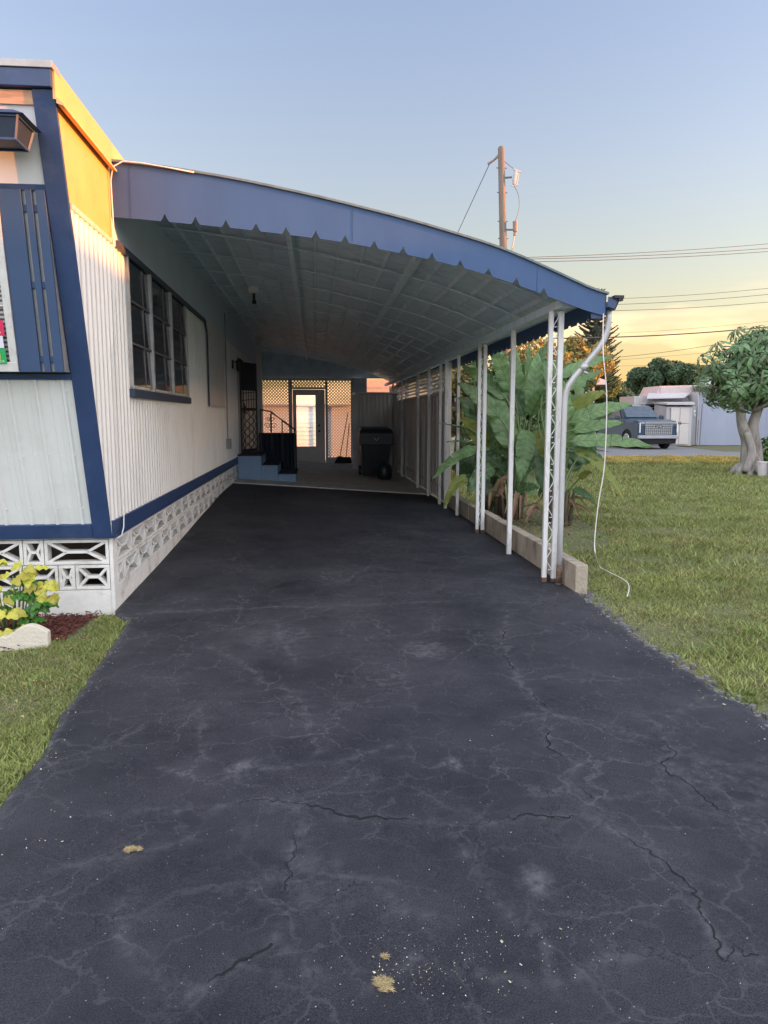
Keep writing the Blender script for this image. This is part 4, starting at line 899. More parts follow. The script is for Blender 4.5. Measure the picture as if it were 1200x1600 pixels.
for z in (1.9, 2.05, 2.2, 2.4): s.bar(sd(0.05, z), sd(0.95, z + 0.05), 0.014, 0.014)
s.build('upper_grille', black_iron, sdr)
s = MB(); s.add([sd(0.05, 2.12), sd(0.95, 2.12), sd(0.95, 2.66), sd(0.05, 2.66)], [(0, 1, 2, 3)]); s.build('mesh_screen', mat('screen_mesh', (0.04, 0.04, 0.05), 0.8), sdr, fix=False)
s = MB(); s.box(-1.33, -1.20, 17.3, 17.43, 0.16, 3.38); b_col = s.build('support_column', mat('column_paint', (0.52, 0.50, 0.50), 0.6, 0.05), org=(-1.27, 17.36, 0.16), bevel=0.006)
tag(b_col, 'plain pale square column standing behind the screen door', 'column')
# wall light beside the door
wl = thing('wall_light', 'small dark lantern on the mobile home wall near the side door', 'wall light', (XW + 0.05, 14.9, 2.6))
s = MB(); s.box(XW + 0.016, XW + 0.05, 14.86, 14.94, 2.50, 2.66); s.bar((XW + 0.05, 14.9, 2.62), (XW + 0.16, 14.9, 2.66), 0.02, 0.02); s.build('bracket', black_iron, wl)
s = MB(); s.lathe([(0.03, -0.2), (0.055, -0.18), (0.07, -0.02), (0.08, 0.0), (0.02, 0.05)], (XW + 0.16, 14.9, 2.64), 10); s.build('shade', black_iron, wl)
# ceiling security light
cl = thing('flood_light', 'small white square flood light hung under the canopy near the house', 'light', ((-0.894,11.500,3.453)))
lc = Vector((-0.894,11.500,3.453))
s = MB(); s.box(lc.x - 0.075, lc.x + 0.075, lc.y, lc.y + 0.05, lc.z - 0.05, lc.z + 0.05); s.build('lamp_head', mat('lamp_face', (0.8, 0.82, 0.82), 0.3, 0.25, 60), cl, bevel=0.006)
s = MB(); s.box(lc.x - 0.02, lc.x + 0.02, lc.y + 0.05, lc.y + 0.09, lc.z - 0.16, lc.z + 0.02); s.box(lc.x - 0.03, lc.x + 0.03, lc.y + 0.05, lc.y + 0.11, lc.z - 0.2, lc.z - 0.15); s.tube([(lc.x, lc.y + 0.07, lc.z), (lc.x, lc.y + 0.07, smooth_interp(lc.x, topz) - 0.05)], 0.012, 6); s.build('bracket', black_iron, cl)
lc = Vector((0.143,13.500,3.047))
s = MB(); s.tube([(lc.x - 0.11, lc.y, lc.z - 0.03), (lc.x + 0.11, lc.y + 0.15, lc.z + 0.03)], 0.022, 8); s.tube([(lc.x, lc.y + 0.07, lc.z), (lc.x, lc.y + 0.07, smooth_interp(lc.x, topz) - 0.04)], 0.01, 6)
o_ = s.build('tube_light', mat('tube_white', (0.7, 0.72, 0.72), 0.4), org=tuple(lc), smooth=True); tag(o_, 'short pale tube light hung under the middle of the canopy', 'light')

# cables
s = MB(); s.tube([(-0.95, YF - 0.028, 3.515), (-1.15, YF - 0.03, 3.545), (-1.35, YF - 0.035, 3.572), (-1.50, YF - 0.045, 3.580), (-1.58, YF - 0.06, 3.53), (-1.598, YF - 0.07, 3.42), (-1.598, YF - 0.06, 3.25), (-1.595, YF - 0.06, 3.10), (-1.588, YF - 0.10, 2.9), (-1.590, YF - 0.14, 2.5), (-1.590, 6.22, 2.0), (-1.590, 6.2, 1.5), (-1.590, 6.2, 1.0), (-1.575, 6.18, 0.76), (-1.566, 6.12, 0.66), (-1.568, 6.05, 0.60), (-1.60, 5.98, 0.585)], 0.0055, 6)
o_ = s.build('white_cable', cable_m, org=(-1.6, 6.3, 0.6), smooth=True); tag(o_, 'thin white cable running down the ribbed wall from the canopy corner', 'cable')
cord = [(2.530,6.420,2.518), (2.508,6.350,2.225), (2.500,6.300,2.057), (2.532,6.300,1.838), (2.546,6.300,1.617), (2.548,6.300,1.281), (2.539,6.300,1.055), (2.507,6.300,0.828), (2.487,6.300,0.598), (2.481,6.300,0.424), (2.489,6.280,0.323), (2.896,7.193,0.030), (2.882,6.940,0.030), (2.887,6.673,0.030), (2.868,6.454,0.030), (2.777,6.204,0.030), (2.641,5.931,0.030)]
def catmull(P, n=6):
    P = [Vector(p) for p in P]; out = []
    for i in range(len(P) - 1):
        a, b_, c, d = P[max(i - 1, 0)], P[i], P[i + 1], P[min(i + 2, len(P) - 1)]
        for k in range(n):
            t_ = k / n; out.append(0.5 * ((2 * b_) + (c - a) * t_ + (2 * a - 5 * b_ + 4 * c - d) * t_ ** 2 + (3 * b_ - a - 3 * c + d) * t_ ** 3))
    out.append(P[-1]); return out
s = MB(); s.tube(catmull(cord), 0.0048, 6); o_ = s.build('hanging_cord', cable_m, org=(2.6, 6.2, 0), smooth=True); tag(o_, 'loose white cord hanging from the gutter corner down to the lawn', 'cord')

# kerb wall
kb = thing('block_kerb', 'low weathered concrete block kerb between the driveway and the lawn', 'kerb', (2.37, 6.3, 0))
yy = 6.28; 
while yy < 13.0:
    w_ = 0.78
    s = MB(); x0 = 2.315 + random.uniform(-.006, .006); dz = random.uniform(-.008, .008)
    s.box(x0, x0 + 0.115, yy, yy + w_ - 0.008, -0.1, 0.235 + dz); s.build('kerb_block', kerb_m, kb, bevel=0.008); yy += w_

# ------------------------------------------------------------------ giant white bird of paradise plants behind the posts
leaf_m = mat('paddle_leaf', (0.16, 0.28, 0.115), 0.38, 0.25, 5, spec=0.5, bump=0.25, bscale=9, transl=0.38, stretch=(1, 1, 1), dirt=(0.22, 0.28, 0.09), dscale=2.0, damt=0.8)
leaf_d = mat('paddle_leaf_dark', (0.085, 0.165, 0.07), 0.38, 0.3, 5, spec=0.5, bump=0.25, bscale=9, transl=0.3, dirt=(0.12, 0.16, 0.05), dscale=3, damt=0.6)
leaf_y = mat('paddle_leaf_yellow', (0.20, 0.24, 0.05), 0.5, 0.25, 5, spec=0.4, transl=0.3, dirt=(0.30, 0.17, 0.05), dscale=5, damt=0.8)
def veins(m):      # parallel side veins running from the midrib to the margin
    t = m.node_tree; b = t.nodes['Principled BSDF']; a = t.nodes.new('ShaderNodeAttribute'); a.attribute_name = 'luv'; sx = t.nodes.new('ShaderNodeSeparateXYZ'); t.links.new(a.outputs['Vector'], sx.inputs[0])
    def mt(op, x, y=None):
        n = t.nodes.new('ShaderNodeMath'); n.operation = op
        for i, v in enumerate((x, y)):
            if v is None: continue
            if isinstance(v, (int, float)): n.inputs[i].default_value = v
            else: t.links.new(v, n.inputs[i])
        return n.outputs[0]
    ph = mt('MULTIPLY', mt('SUBTRACT', mt('MULTIPLY', sx.outputs[0], sx.outputs[2]), mt('MULTIPLY', sx.outputs[1], 0.10)), 170.0)
    w = mt('ADD', mt('MULTIPLY', mt('SINE', ph), 0.5), 0.5); w2 = mt('ADD', mt('MULTIPLY', mt('SINE', mt('MULTIPLY', ph, 0.37)), 0.5), 0.5); ww = mt('ADD', mt('MULTIPLY', w, 0.5), mt('MULTIPLY', w2, 0.5))
    base = b.inputs['Base Color'].links[0].from_socket; mx = t.nodes.new('ShaderNodeMix'); mx.data_type = 'RGBA'; mx.blend_type = 'MULTIPLY'; mx.inputs[0].default_value = 1
    cr = t.nodes.new('ShaderNodeValToRGB'); cr.color_ramp.elements[0].color = (.72, .74, .70, 1); cr.color_ramp.elements[1].color = (1.2, 1.18, 1.12, 1); t.links.new(ww, cr.inputs[0])
    t.links.new(base, mx.inputs[6]); t.links.new(cr.outputs[0], mx.inputs[7]); 
    for l in list(base.links):
        if l.to_node != mx: ts = l.to_socket; t.links.remove(l); t.links.new(mx.outputs[2], ts)
    bp = [n for n in t.nodes if n.type == 'BUMP'][0]; b2 = t.nodes.new('ShaderNodeBump'); b2.inputs['Strength'].default_value = .5; b2.inputs['Distance'].default_value = .006; t.links.new(ww, b2.inputs['Height']); t.links.new(bp.outputs[0], b2.inputs['Normal']); t.links.new(b2.outputs[0], b.inputs['Normal'])
for m_ in (leaf_m, leaf_d): veins(m_)
stalk_m = mat('stalk_green', (0.13, 0.20, 0.08), 0.5, 0.15, 6)
dead_m = mat('dead_leaf', (0.25, 0.15, 0.10), 0.85, 0.3, 9, bump=0.6, bscale=30, dirt=(0.16, 0.10, 0.07), damt=0.8)
def paddle(name, root, base, tip, width, m, parent, nh=(0, -1, 0.25), sag=0.10, fold=0.25, splits=0, nseg=22, seed=0):
    rnd = random.Random(seed * 31 + 7)
    base, tip = Vector(base), Vector(tip); L = (tip - base).length; mid = (base + tip) / 2 + Vector((0, 0, sag * L)); nh = Vector(nh)
    s = MB(); cut = sorted(rnd.uniform(0.2, 0.95) for _ in range(splits)); K = 3
    rows_ = []
    for i in range(nseg + 1):
        t_ = i / nseg; c = base * (1 - t_) ** 2 + mid * 2 * t_ * (1 - t_) + tip * t_ ** 2
        d = ((mid - base) * (1 - t_) + (tip - mid) * t_).normalized(); sx = d.cross(nh).normalized(); nn = sx.cross(d).normalized()
        if nn.dot(nh) < 0: nn = -nn
        w = width * 0.5 * (math.sin(math.pi * min(1, (t_ ** 0.62) * 0.985 + 0.012))) ** 0.60
        row = []
        for k in range(-K, K + 1):
            u = k / K; wave = 0.018 * width / 0.3 * math.sin(t_ * 26 + k + seed) * abs(u); droop = -0.10 * width * u * u
            row.append(c + sx * (w * u * (1 - 0.12 * fold)) + nn * (abs(u) * w * fold + wave + droop))
        rows_.append(row)
    tags = []
    for sgn in (-1, 1):
        ks = range(0, K) if sgn > 0 else range(-K, 0)
        for i in range(nseg):
            t_ = i / nseg
            gap = any(abs(t_ - q) < 0.5 / nseg for q in cut) and rnd.random() < 0.9
            for k in ks:
                a, b_, c_, d_ = rows_[i][k + K], rows_[i][k + 1 + K], rows_[i + 1][k + 1 + K], rows_[i + 1][k + K]
                if gap:
                    outer = (k + 1 if sgn > 0 else -k) / K; sh = (d_ - a) * 0.55 * outer; 
                    if sgn > 0: c_ = c_ - (c_ - b_) * 0.6 * outer
                    else: d_ = d_ - (d_ - a) * 0.6 * outer
                s.add([a, b_, c_, d_], [(0, 1, 2, 3)]); t2_ = (i + 1) / nseg; tags += [(t_, k / K), (t_, (k + 1) / K), (t2_, (k + 1) / K), (t2_, k / K)]
    # weld
    me_v = {}; nv = []; mp_ = []; luv = []
    for qi, p in enumerate(s.v):
        key = (round(p[0], 5), round(p[1], 5), round(p[2], 5))
        if key not in me_v: me_v[key] = len(nv); nv.append(p); luv.append(tags[qi])
        mp_.append(me_v[key])
    s.v = nv; s.f = [tuple(mp_[i] for i in f) for f in s.f]; s.f = [f for f in s.f if len(set(f)) == len(f)]
    lf = s.build(name, m, parent, smooth=True, fix=False)
    lv = lf.data.attributes.new('luv', 'FLOAT_VECTOR', 'POINT'); lv.data.foreach_set('vector', np.array([(t_, abs(u_), L) for t_, u_ in luv], dtype=np.float32).ravel())
    s2 = MB(); pts = [base * (1 - i / 10) ** 2 + mid * 2 * (i / 10) * (1 - i / 10) + tip * (i / 10) ** 2 for i in range(10)]
    s2.tube([p - nh.normalized() * 0.002 for p in pts], [0.009 * (1 - i / 11) + 0.002 for i in range(10)], 5, cap=False)
    if root is not None:
        root = Vector(root); d0 = (mid - base).normalized(); L2 = (base - root).length
        c1 = root + Vector((0, 0, L2 * 0.45)); c2 = base - d0 * L2 * 0.3
        pp = []
        for i in range(11):
            t_ = i / 10; pp.append(root * (1 - t_) ** 3 + c1 * 3 * t_ * (1 - t_) ** 2 + c2 * 3 * t_ * t_ * (1 - t_) + base * t_ ** 3)
        s2.tube(pp, [0.024 - 0.014 * i / 10 for i in range(11)], 7, cap=False)
    s2.build('midrib', stalk_m, lf, smooth=True, fix=False)
    return lf
G_ = 'bird of paradise plants beside the carport posts'
pl1 = thing('bird_of_paradise_plant', 'tallest large leaved green plant behind the second and third white posts', 'plant', (3.0, 11.2, -0.03), G_)
pl2 = thing('bird_of_paradise_plant', 'large leaved green plant right of the front double post, leaves hanging over the lawn', 'plant', (3.55, 10.4, -0.03), G_)
pl3 = thing('bird_of_paradise_plant', 'large leaved green plant whose lowest leaves reach past the posts over the driveway', 'plant', (2.85, 11.6, -0.03), G_)
r1_, r2_, r3_ = (3.05, 11.2, 0), (3.6, 10.5, 0), (2.85, 11.7, 0)
LV = [ # plant, base, tip, width, material, normal, sag, fold, splits
 (pl1, r1_, (3.015,11.200,1.939), (2.633,11.000,2.647), .40, leaf_m, (0, -1, .2), .02, .15, 0),
 (pl1, r1_, (3.314,11.400,1.947), (3.316,11.400,2.673), .17, leaf_m, (0, -1, .1), .0, .5, 0),
 (pl1, r1_, (3.307,11.600,2.074), (3.744,11.600,2.795), .26, leaf_d, (.3, -1, .1), .03, .3, 0),
 (pl1, r1_, (3.314,11.100,1.647), (3.401,11.200,2.539), .38, leaf_m, (-.2, -1, .1), .0, .18, 0),
 (pl1, r1_, (3.435,10.900,1.521), (3.560,11.000,2.410), .40, leaf_m, (.3, -1, 0), .0, .15, 0),
 (pl1, r1_, (2.917,11.200,1.842), (2.273,11.400,2.334), .32, leaf_m, (-.1, -1, .5), .10, .2, 0),
 (pl1, r1_, (2.772,11.000,1.550), (2.138,11.000,2.062), .34, leaf_m, (-.2, -1, .5), .10, .2, 1),
 (pl1, r1_, (3.266,11.000,1.569), (3.347,10.600,1.957), .42, leaf_m, (.1, -1, .3), .1, .15, 0),
 (pl1, r1_, (2.980,11.000,1.086), (2.656,11.300,2.078), .50, leaf_m, (0, -1, .2), .0, .12, 0),
 (pl1, r1_, (3.203,10.900,1.359), (2.999,10.600,0.613), .40, leaf_m, (0, -1, .1), .12, .12, 3),
 (pl1, r1_, (3.233,11.300,1.570), (2.986,11.500,2.247), .34, leaf_d, (-.3, -1, .2), .0, .2, 0),
 (pl1, r1_, (3.352,11.000,1.357), (3.570,10.700,0.763), .44, leaf_y, (.1, -1, .2), .12, .2, 2),
 (pl1, r1_, (3.417,11.300,1.172), (3.499,11.000,0.397), .40, leaf_d, (.1, -1, .2), .12, .2, 2),
 (pl1, r1_, (3.090,11.200,0.880), (2.795,11.300,1.668), .50, leaf_d, (.1, -1, .2), .0, .2, 2),
 (pl1, r1_, (3.669,11.600,1.059), (3.988,11.700,2.082), .46, leaf_d, (.1, -1, .2), .0, .2, 2),
 (pl1, r1_, (3.020,11.100,0.540), (3.342,11.000,0.968), .30, leaf_m, (.1, -1, .2), .1, .2, 2),
 (pl1, r1_, (2.968,11.300,0.674), (2.452,11.300,1.076), .42, leaf_d, (-.1, -1, .3), .1, .2, 2),
 (pl3, r3_, (2.662,11.500,1.550), (2.200,11.300,1.843), .26, leaf_d, (-.3, -1, .7), .15, .25, 0),
 (pl3, r3_, (2.426,11.200,1.335), (1.737,10.700,1.476), .16, leaf_d, (-.1, -.3, 1), .04, .2, 0),
 (pl3, r3_, (2.550,11.200,1.119), (1.956,10.900,1.190), .16, leaf_d, (-.1, -.3, 1), .08, .2, 0),
 (pl3, r3_, (2.678,11.400,1.071), (2.244,11.200,1.550), .36, leaf_y, (-.3, -1, .5), .10, .2, 0),
 (pl3, r3_, (2.681,11.200,1.079), (1.668,10.400,0.696), .30, leaf_m, (-.2, -.8, .9), .18, .15, 4),
 (pl3, r3_, (2.274,10.900,0.632), (1.848,10.500,0.239), .22, leaf_y, (-.5, -1, .3), .35, .3, 2),
 (pl3, r3_, (2.713,11.100,0.789), (2.257,10.800,0.429), .36, leaf_d, (-.3, -1, .4), .2, .2, 3),
 (pl3, r3_, (2.859,11.500,0.914), (2.576,11.700,1.975), .46, leaf_m, (0, -1, .2), .0, .15, 0),
 (pl3, r3_, (2.922,11.600,0.600), (2.171,11.300,0.958), .36, leaf_d, (-.1, -.8, .6), .15, .2, 3),
 (pl3, r3_, (2.586,11.400,0.466), (2.840,11.400,1.171), .30, leaf_m, (-.1, -1, .3), .1, .2, 2),
 (pl3, r3_, (2.769,11.300,0.373), (2.255,11.400,0.651), .30, leaf_d, (-.1, -1, .3), .1, .2, 2),
 (pl2, r2_, (3.578,10.300,1.095), (3.562,10.400,2.077), .44, leaf_m, (.2, -1, 0), .0, .12, 0),
 (pl2, r2_, (3.548,10.700,2.129), (4.350,10.600,2.440), .24, leaf_m, (0, -.8, .6), .08, .15, 0),
 (pl2, r2_, (3.427,10.600,1.847), (4.084,10.300,2.218), .22, leaf_m, (0, -.8, .6), .05, .15, 0),
 (pl2, r2_, (3.670,10.500,1.568), (4.094,10.200,1.909), .28, leaf_y, (0, -1, .6), .20, .15, 0),
 (pl2, r2_, (3.622,10.300,1.477), (4.407,10.000,1.727), .30, leaf_m, (0, -1, .6), .12, .15, 1),
 (pl2, r2_, (3.602,10.100,1.372), (4.212,9.800,1.480), .24, leaf_m, (0, -1, .6), .05, .15, 2),
 (pl2, r2_, (3.544,10.000,1.214), (4.543,9.600,1.164), .30, leaf_m, (0, -1, .7), .08, .15, 4),
 (pl2, r2_, (3.603,10.000,1.081), (4.181,9.600,0.428), .24, leaf_y, (.2, -.8, .6), .28, .3, 5),
 (pl2, r2_, (3.564,10.100,1.121), (4.010,9.800,0.886), .26, leaf_d, (.1, -.8, .6), .18, .3, 4),
 (pl2, r2_, (3.737,10.400,0.512), (3.964,10.100,0.356), .17, leaf_d, (0, -1, .4), .12, .2, 1),
 (pl2, r2_, (3.559,10.600,0.675), (3.562,10.800,1.474), .44, leaf_d, (0, -1, .2), .0, .2, 2),
 (pl2, r2_, (3.792,10.300,0.670), (3.902,10.100,0.776), .14, leaf_y, (0, -1, .4), .2, .2, 1),
 (pl1, r1_, (3.482,11.100,0.287), (3.713,11.000,0.672), .26, leaf_d, (0, -1, .4), .2, .2, 2),
 (pl1, r1_, (2.997,11.000,0.352), (3.323,10.700,0.506), .26, leaf_d, (0, -1, .5), .25, .2, 3),
]
LV += [
 (pl1, r1_, (3.226,11.500,1.670), (3.169,11.600,2.621), .28, leaf_m, (-.2, -1, .0), .0, .35, 1),
 (pl1, r1_, (3.593,11.600,1.874), (4.056,11.800,2.698), .26, leaf_m, (.4, -1, .0), .03, .4, 1),
 (pl1, r1_, (2.947,11.500,1.670), (2.536,11.700,2.516), .28, leaf_d, (-.4, -1, .2), .04, .35, 1),
 (pl3, r3_, (2.815,11.800,1.571), (2.761,12.000,2.501), .26, leaf_m, (-.4, -1, .0), .0, .4, 2),
 (pl2, r2_, (3.556,10.800,1.664), (3.441,11.000,2.428), .26, leaf_d, (.2, -1, .0), .0, .4, 2),
 (pl2, r2_, (3.773,10.600,1.569), (4.021,10.800,2.417), .24, leaf_m, (.4, -1, .1), .04, .4, 2),
 (pl2, r2_, (3.736,10.200,1.207), (4.235,10.200,1.658), .20, leaf_d, (.3, -1, .4), .1, .35, 3),
 (pl3, r3_, (2.531,11.300,1.175), (2.430,11.500,1.968), .24, leaf_d, (-.3, -1, .2), .05, .4, 2)]
for i, (pp_, rt, ba, ti, w, m, nh, sg, fo, sp_) in enumerate(LV):
    w *= .78; fo += .15; sp_ += 1
    paddle('leaf', rt, ba, ti, w, m, pp_, nh, sg, fo, sp_, seed=i)
# filler leaves deep in the clump, each its own leaf
rr = random.Random(5)
for i in range(14):
    pp_, rt = ((pl1, r1_), (pl3, r3_), (pl2, r2_))[i % 3]
    a = rr.uniform(0, 6.28); R0 = rr.uniform(0.15, 0.5); h = rr.uniform(0.45, 1.25)
    ba = (rt[0] + R0 * math.cos(a) * 0.8, rt[1] + 0.35 + abs(R0 * math.sin(a)), h); ti = (ba[0] + rr.uniform(.2, .6) * math.cos(a), ba[1] + rr.uniform(0, .3), h + rr.uniform(-0.3, 0.8))
    paddle('leaf', rt, ba, ti, rr.uniform(.26, .42), leaf_d if i % 3 else leaf_m, pp_, (rr.uniform(-.4, .4), -1, rr.uniform(0, .6)), .1, .2, 2, seed=100 + i)
# dead sheaths and litter at the foot
for i, (pp_, ba, ti, w) in enumerate([(pl3, (2.667,10.800,0.377), (2.813,10.700,0.606), .22), (pl3, (2.627,10.800,0.425), (2.569,10.700,0.196), .12), (pl1, (2.964,10.600,0.443), (2.842,10.400,0.042), .16), (pl1, (3.033,10.600,0.394), (2.956,10.400,0.069), .10), (pl1, (3.231,10.500,0.213), (3.023,10.300,0.045), .18), (pl1, (3.320,10.500,0.449), (3.202,10.400,0.132), .05), (pl2, (3.694,10.400,0.362), (3.775,10.200,0.086), .10), (pl2, (3.649,10.400,0.268), (3.964,10.200,0.140), .08)]):
    paddle('dead_leaf', None, ba, ti, w * .6, dead_m, pp_, (rr.uniform(-.8, .8), -1, .5), .35, 1.5, 4, seed=300 + i)
    paddle('dead_leaf', None, tuple(Vector(ba) + Vector((rr.uniform(-.1, .1), .05, rr.uniform(-.05, .1)))), tuple(Vector(ti) + Vector((rr.uniform(-.25, .25), 0, rr.uniform(-.02, .15)))), w * .35, dead_m, pp_, (rr.uniform(-.8, .8), -1, .5), .45, 1.2, 3, seed=330 + i)
for k, (pp_, rt) in enumerate(((pl1, r1_), (pl3, r3_), (pl2, r2_))):
    s = MB()
    for i in range(9):
        a = i * 0.7; x, y = rt[0] + 0.14 * math.cos(a), rt[1] + 0.14 * math.sin(a)
        s.tube([(x, y, -0.05), (x + 0.03 * math.cos(a), y, 0.25), (x + 0.07 * math.cos(a), y, 0.5)], [0.035, 0.028, 0.015], 7)
    s.build('stem_base', mat('old_stem', (0.11, 0.085, 0.055), 0.9, 0.4, 8, bump=0.8, bscale=30), pp_, smooth=True)
s = MB()
for i in range(700):
    x = rng.normal(3.25, 0.55); y = rng.normal(10.8, 1.0); 
    if x < 2.5: continue
    a = random.uniform(0, 6.28); l = random.uniform(.03, .14); w = random.uniform(.004, .02); z = random.uniform(-0.02, 0.05)
    s.add([(x, y, z), (x + w * math.sin(a), y - w * math.cos(a), z + .005), (x + l * math.cos(a), y + l * math.sin(a), z + random.uniform(0, .05))], [(0, 1, 2)])
o_ = s.build('leaf_litter', mat('litter_brown', (0.17, 0.11, 0.07), 0.9, 0.3, isl=0.5), fix=False); tag(o_, 'brown dead leaf litter under the large leaved plants', 'leaf litter', kind='stuff')

# ------------------------------------------------------------------ front bed: mulch, edging stone, variegated shrub
s = MB()
for i in range(5200):
    x = rng.uniform(-2.9, -1.5); y = rng.uniform(5.05, 5.92)
    if x > -1.62 - 0.25 * noise.noise(Vector((x * 3, y * 3, 0))) - (5.92 - y) * 0.35 or y < 5.12 + 0.12 * noise.noise(Vector((x * 4, 2, 0))) + max(0, (x + 1.95)) * 0.9: continue
    a = random.uniform(0, 6.28); l = random.uniform(.012, .05); w = random.uniform(.002, .006); z = random.uniform(-0.03, 0.004)
    c, sn = math.cos(a), math.sin(a); dz = random.uniform(-.006, .012)
    s.hexa([(x - w * sn, y - w * -c, z), (x + l * c - w * sn, y + l * sn + w * c, z + dz), (x + l * c + w * sn, y + l * sn - w * c, z + dz), (x + w * sn, y - w * c, z), (x - w * sn, y + w * c, z + .004), (x + l * c - w * sn, y + l * sn + w * c, z + dz + .004), (x + l * c + w * sn, y + l * sn - w * c, z + dz + .004), (x + w * sn, y - w * c, z + .004)])
o_ = s.build('red_mulch', mat('mulch_red', (0.13, 0.035, 0.028), 0.9, 0.3, 20, isl=0.5), fix=False); tag(o_, 'dark red wood mulch in the front bed', 'mulch', kind='stuff')
s = MB(); poly = []
for i in range(31):
    t_ = i / 30; x = lerp(-2.20, -1.845, t_); z = 0.085 + 0.055 * math.sin((t_ - 0.33) * math.pi * 1.5) + (0.0 if t_ > .2 else 0.02) ; poly.append((x, z))
poly = [(-2.20, -0.06)] + poly + [(-1.845, -0.06)]
es = MB(); es.prism(poly, lambda u, v, t_: (u, 5.10 + 0.18 * (u + 1.85) * 0.5 + t_ * 0.06, v))
o_ = es.build('edging_stone', mat('edging_cast', (0.62, 0.57, 0.47), 0.9, 0.08, 6, bump=0.6, bscale=60, dirt=(0.42, 0.36, 0.26), dscale=7, damt=0.6), org=(-2.0, 5.1, 0), bevel=0.006); tag(o_, 'cream scalloped concrete edging stone in front of the yellow shrub', 'edging')
vy = mat('variegated_yellow', (0.62, 0.58, 0.10), 0.5, 0.12, 8, dirt=(0.10, 0.24, 0.03), dscale=55, damt=1.0, isl=0.25, transl=0.3, bump=0.3, bscale=40)
vg = mat('shrub_green', (0.075, 0.23, 0.035), 0.45, 0.25, 12, isl=0.35, transl=0.3, bump=0.3, bscale=40)
shb = thing('variegated_shrub', 'leafy shrub with yellow and green speckled leaves in the front bed by the block wall', 'shrub', (-2.2, 5.45, -0.03))
def ovate(s, c, d, n, L, W, cup=0.15):
    d = Vector(d).normalized(); n = Vector(n); x = d.cross(n).normalized(); n = x.cross(d).normalized(); c = Vector(c); k = len(s.v); rows_ = 8
    for i in range(rows_ + 1):
        t_ = i / rows_; w = W / 2 * (math.sin(math.pi * min(1, t_ ** 0.7 * 0.99 + .01)) ** 0.75) * (1.0 if t_ > 0 else 0.3)
        cc = c + d * L * t_ + n * (-0.25 * L * t_ * t_)
        for u in (-1, -.5, 0, .5, 1): s.v.append(cc + x * w * u + n * (abs(u) * w * cup + 0.01 * math.sin(t_ * 15 + u * 3) * abs(u)))
    for i in range(rows_):
        for j in range(4): s.f.append((k + i * 5 + j, k + i * 5 + j + 1, k + i * 5 + 6 + j, k + i * 5 + 5 + j))
sy, sg_ = MB(), MB(); stm = MB()
def cluster(c, n, mb, L, up, rad):
    c = Vector(c); stm.tube([(c.x * .4 - 2.25 * .6, 5.5, -0.03), (lerp(c.x, -2.25, .35), 5.48, c.z * .55), tuple(c)], [0.008, 0.006, 0.004], 6)
    for i in range(n):
        a = i * 2.4 + random.random(); el = random.uniform(up - .45, up + .35); d = Vector((math.cos(a) * math.cos(el), math.sin(a) * math.cos(el) - 0.25, math.sin(el)))
        cc = c + d * rad * random.uniform(.1, .6); ovate(mb, cc, d, (d.x * -.3, -0.65 + random.uniform(-.3, .3), 0.8), L * random.uniform(.75, 1.15), L * random.uniform(.62, .8))
for c, n in (((-1.915,5.380,0.279), 4), ((-2.119,5.450,0.480), 6), ((-2.073,5.500,0.445), 6), ((-2.170,5.400,0.421), 6), ((-2.005,5.420,0.343), 7), ((-2.180,5.300,0.189), 8), ((-2.113,5.220,0.071), 7), ((-2.338,5.500,0.498), 8), ((-2.355,5.400,0.285), 9), ((-2.285,5.500,0.283), 7), ((-2.306,5.300,0.053), 9), ((-1.951,5.400,0.379), 5)): cluster(c, max(3, n - 3), sy, .115, -.25, .07)
for c, n in (((-2.068,5.400,0.278), 9), ((-1.998,5.380,0.211), 8), ((-2.120,5.400,0.161), 9), ((-2.195,5.500,0.281), 8), ((-1.961,5.380,0.243), 6), ((-2.122,5.500,0.375), 8), ((-2.204,5.250,-0.028), 7), ((-2.337,5.500,0.164), 10), ((-2.038,5.350,0.102), 4)): cluster(c, n, sg_, .085, -.25, .05)
sy.build('yellow_foliage', vy, shb, smooth=True, fix=False); sg_.build('green_foliage', vg, shb, smooth=True, fix=False); stm.build('stem', stalk_m, shb, smooth=True)

# ------------------------------------------------------------------ litter on the driveway
def clump(name, label, c, rx, ry, n):
    s = MB()
    for i in range(n):
        a = random.uniform(0, 6.28); r = math.sqrt(random.random()) * (0.75 + 0.75 * noise.noise(Vector((math.cos(a) * 1.6, math.sin(a) * 1.6, c[0] * 9)))); x, y = c[0] + rx * r * math.cos(a), c[1] + ry * r * math.sin(a); b_ = random.uniform(0, 6.28); l = random.uniform(.006, .018); w = .0012; z = zg(x, y) + 0.003 + random.uniform(0, .010) * (1 - r)
        s.add([(x, y, z), (x + w, y + w, z + .001), (x + l * math.cos(b_), y + l * math.sin(b_), z + random.uniform(0, .005))], [(0, 1, 2)])
    o = s.build(name, mat('dry_grass', (0.42, 0.33, 0.17), 0.9, 0.25, isl=0.4), org=(c[0], c[1], 0), fix=False); tag(o, label, 'dry grass')
clump('dry_grass_clump', 'small flat clump of dry straw coloured grass on the left half of the driveway', (-0.675,2.547,0.000), .036, .018, 900)
clump('dry_grass_clump', 'largest tan clump of dry grass near the camera on the driveway', (0.167,1.833,0.000), .030, .030, 1300)
clump('dry_grass_clump', 'tiny tan crumb of dry grass just behind the largest clump', (0.182,1.934,0.000), .010, .010, 160)
s = MB()
def bit(x, y, k):
    a = random.uniform(0, 6.28); l = random.uniform(.0015, .0048) * k * (1 + (random.random() < .06)); w = l * random.uniform(.3, .8); z = zg(x, y) + 0.004; c, sn = math.cos(a), math.sin(a)
    s.add([(x, y, z), (x + w * sn, y - w * c, z + .002), (x + l * c + w * sn, y + l * sn - w * c, z + random.uniform(0, .004)), (x + l * c, y + l * sn, z + .001)], [(0, 1, 2, 3)])
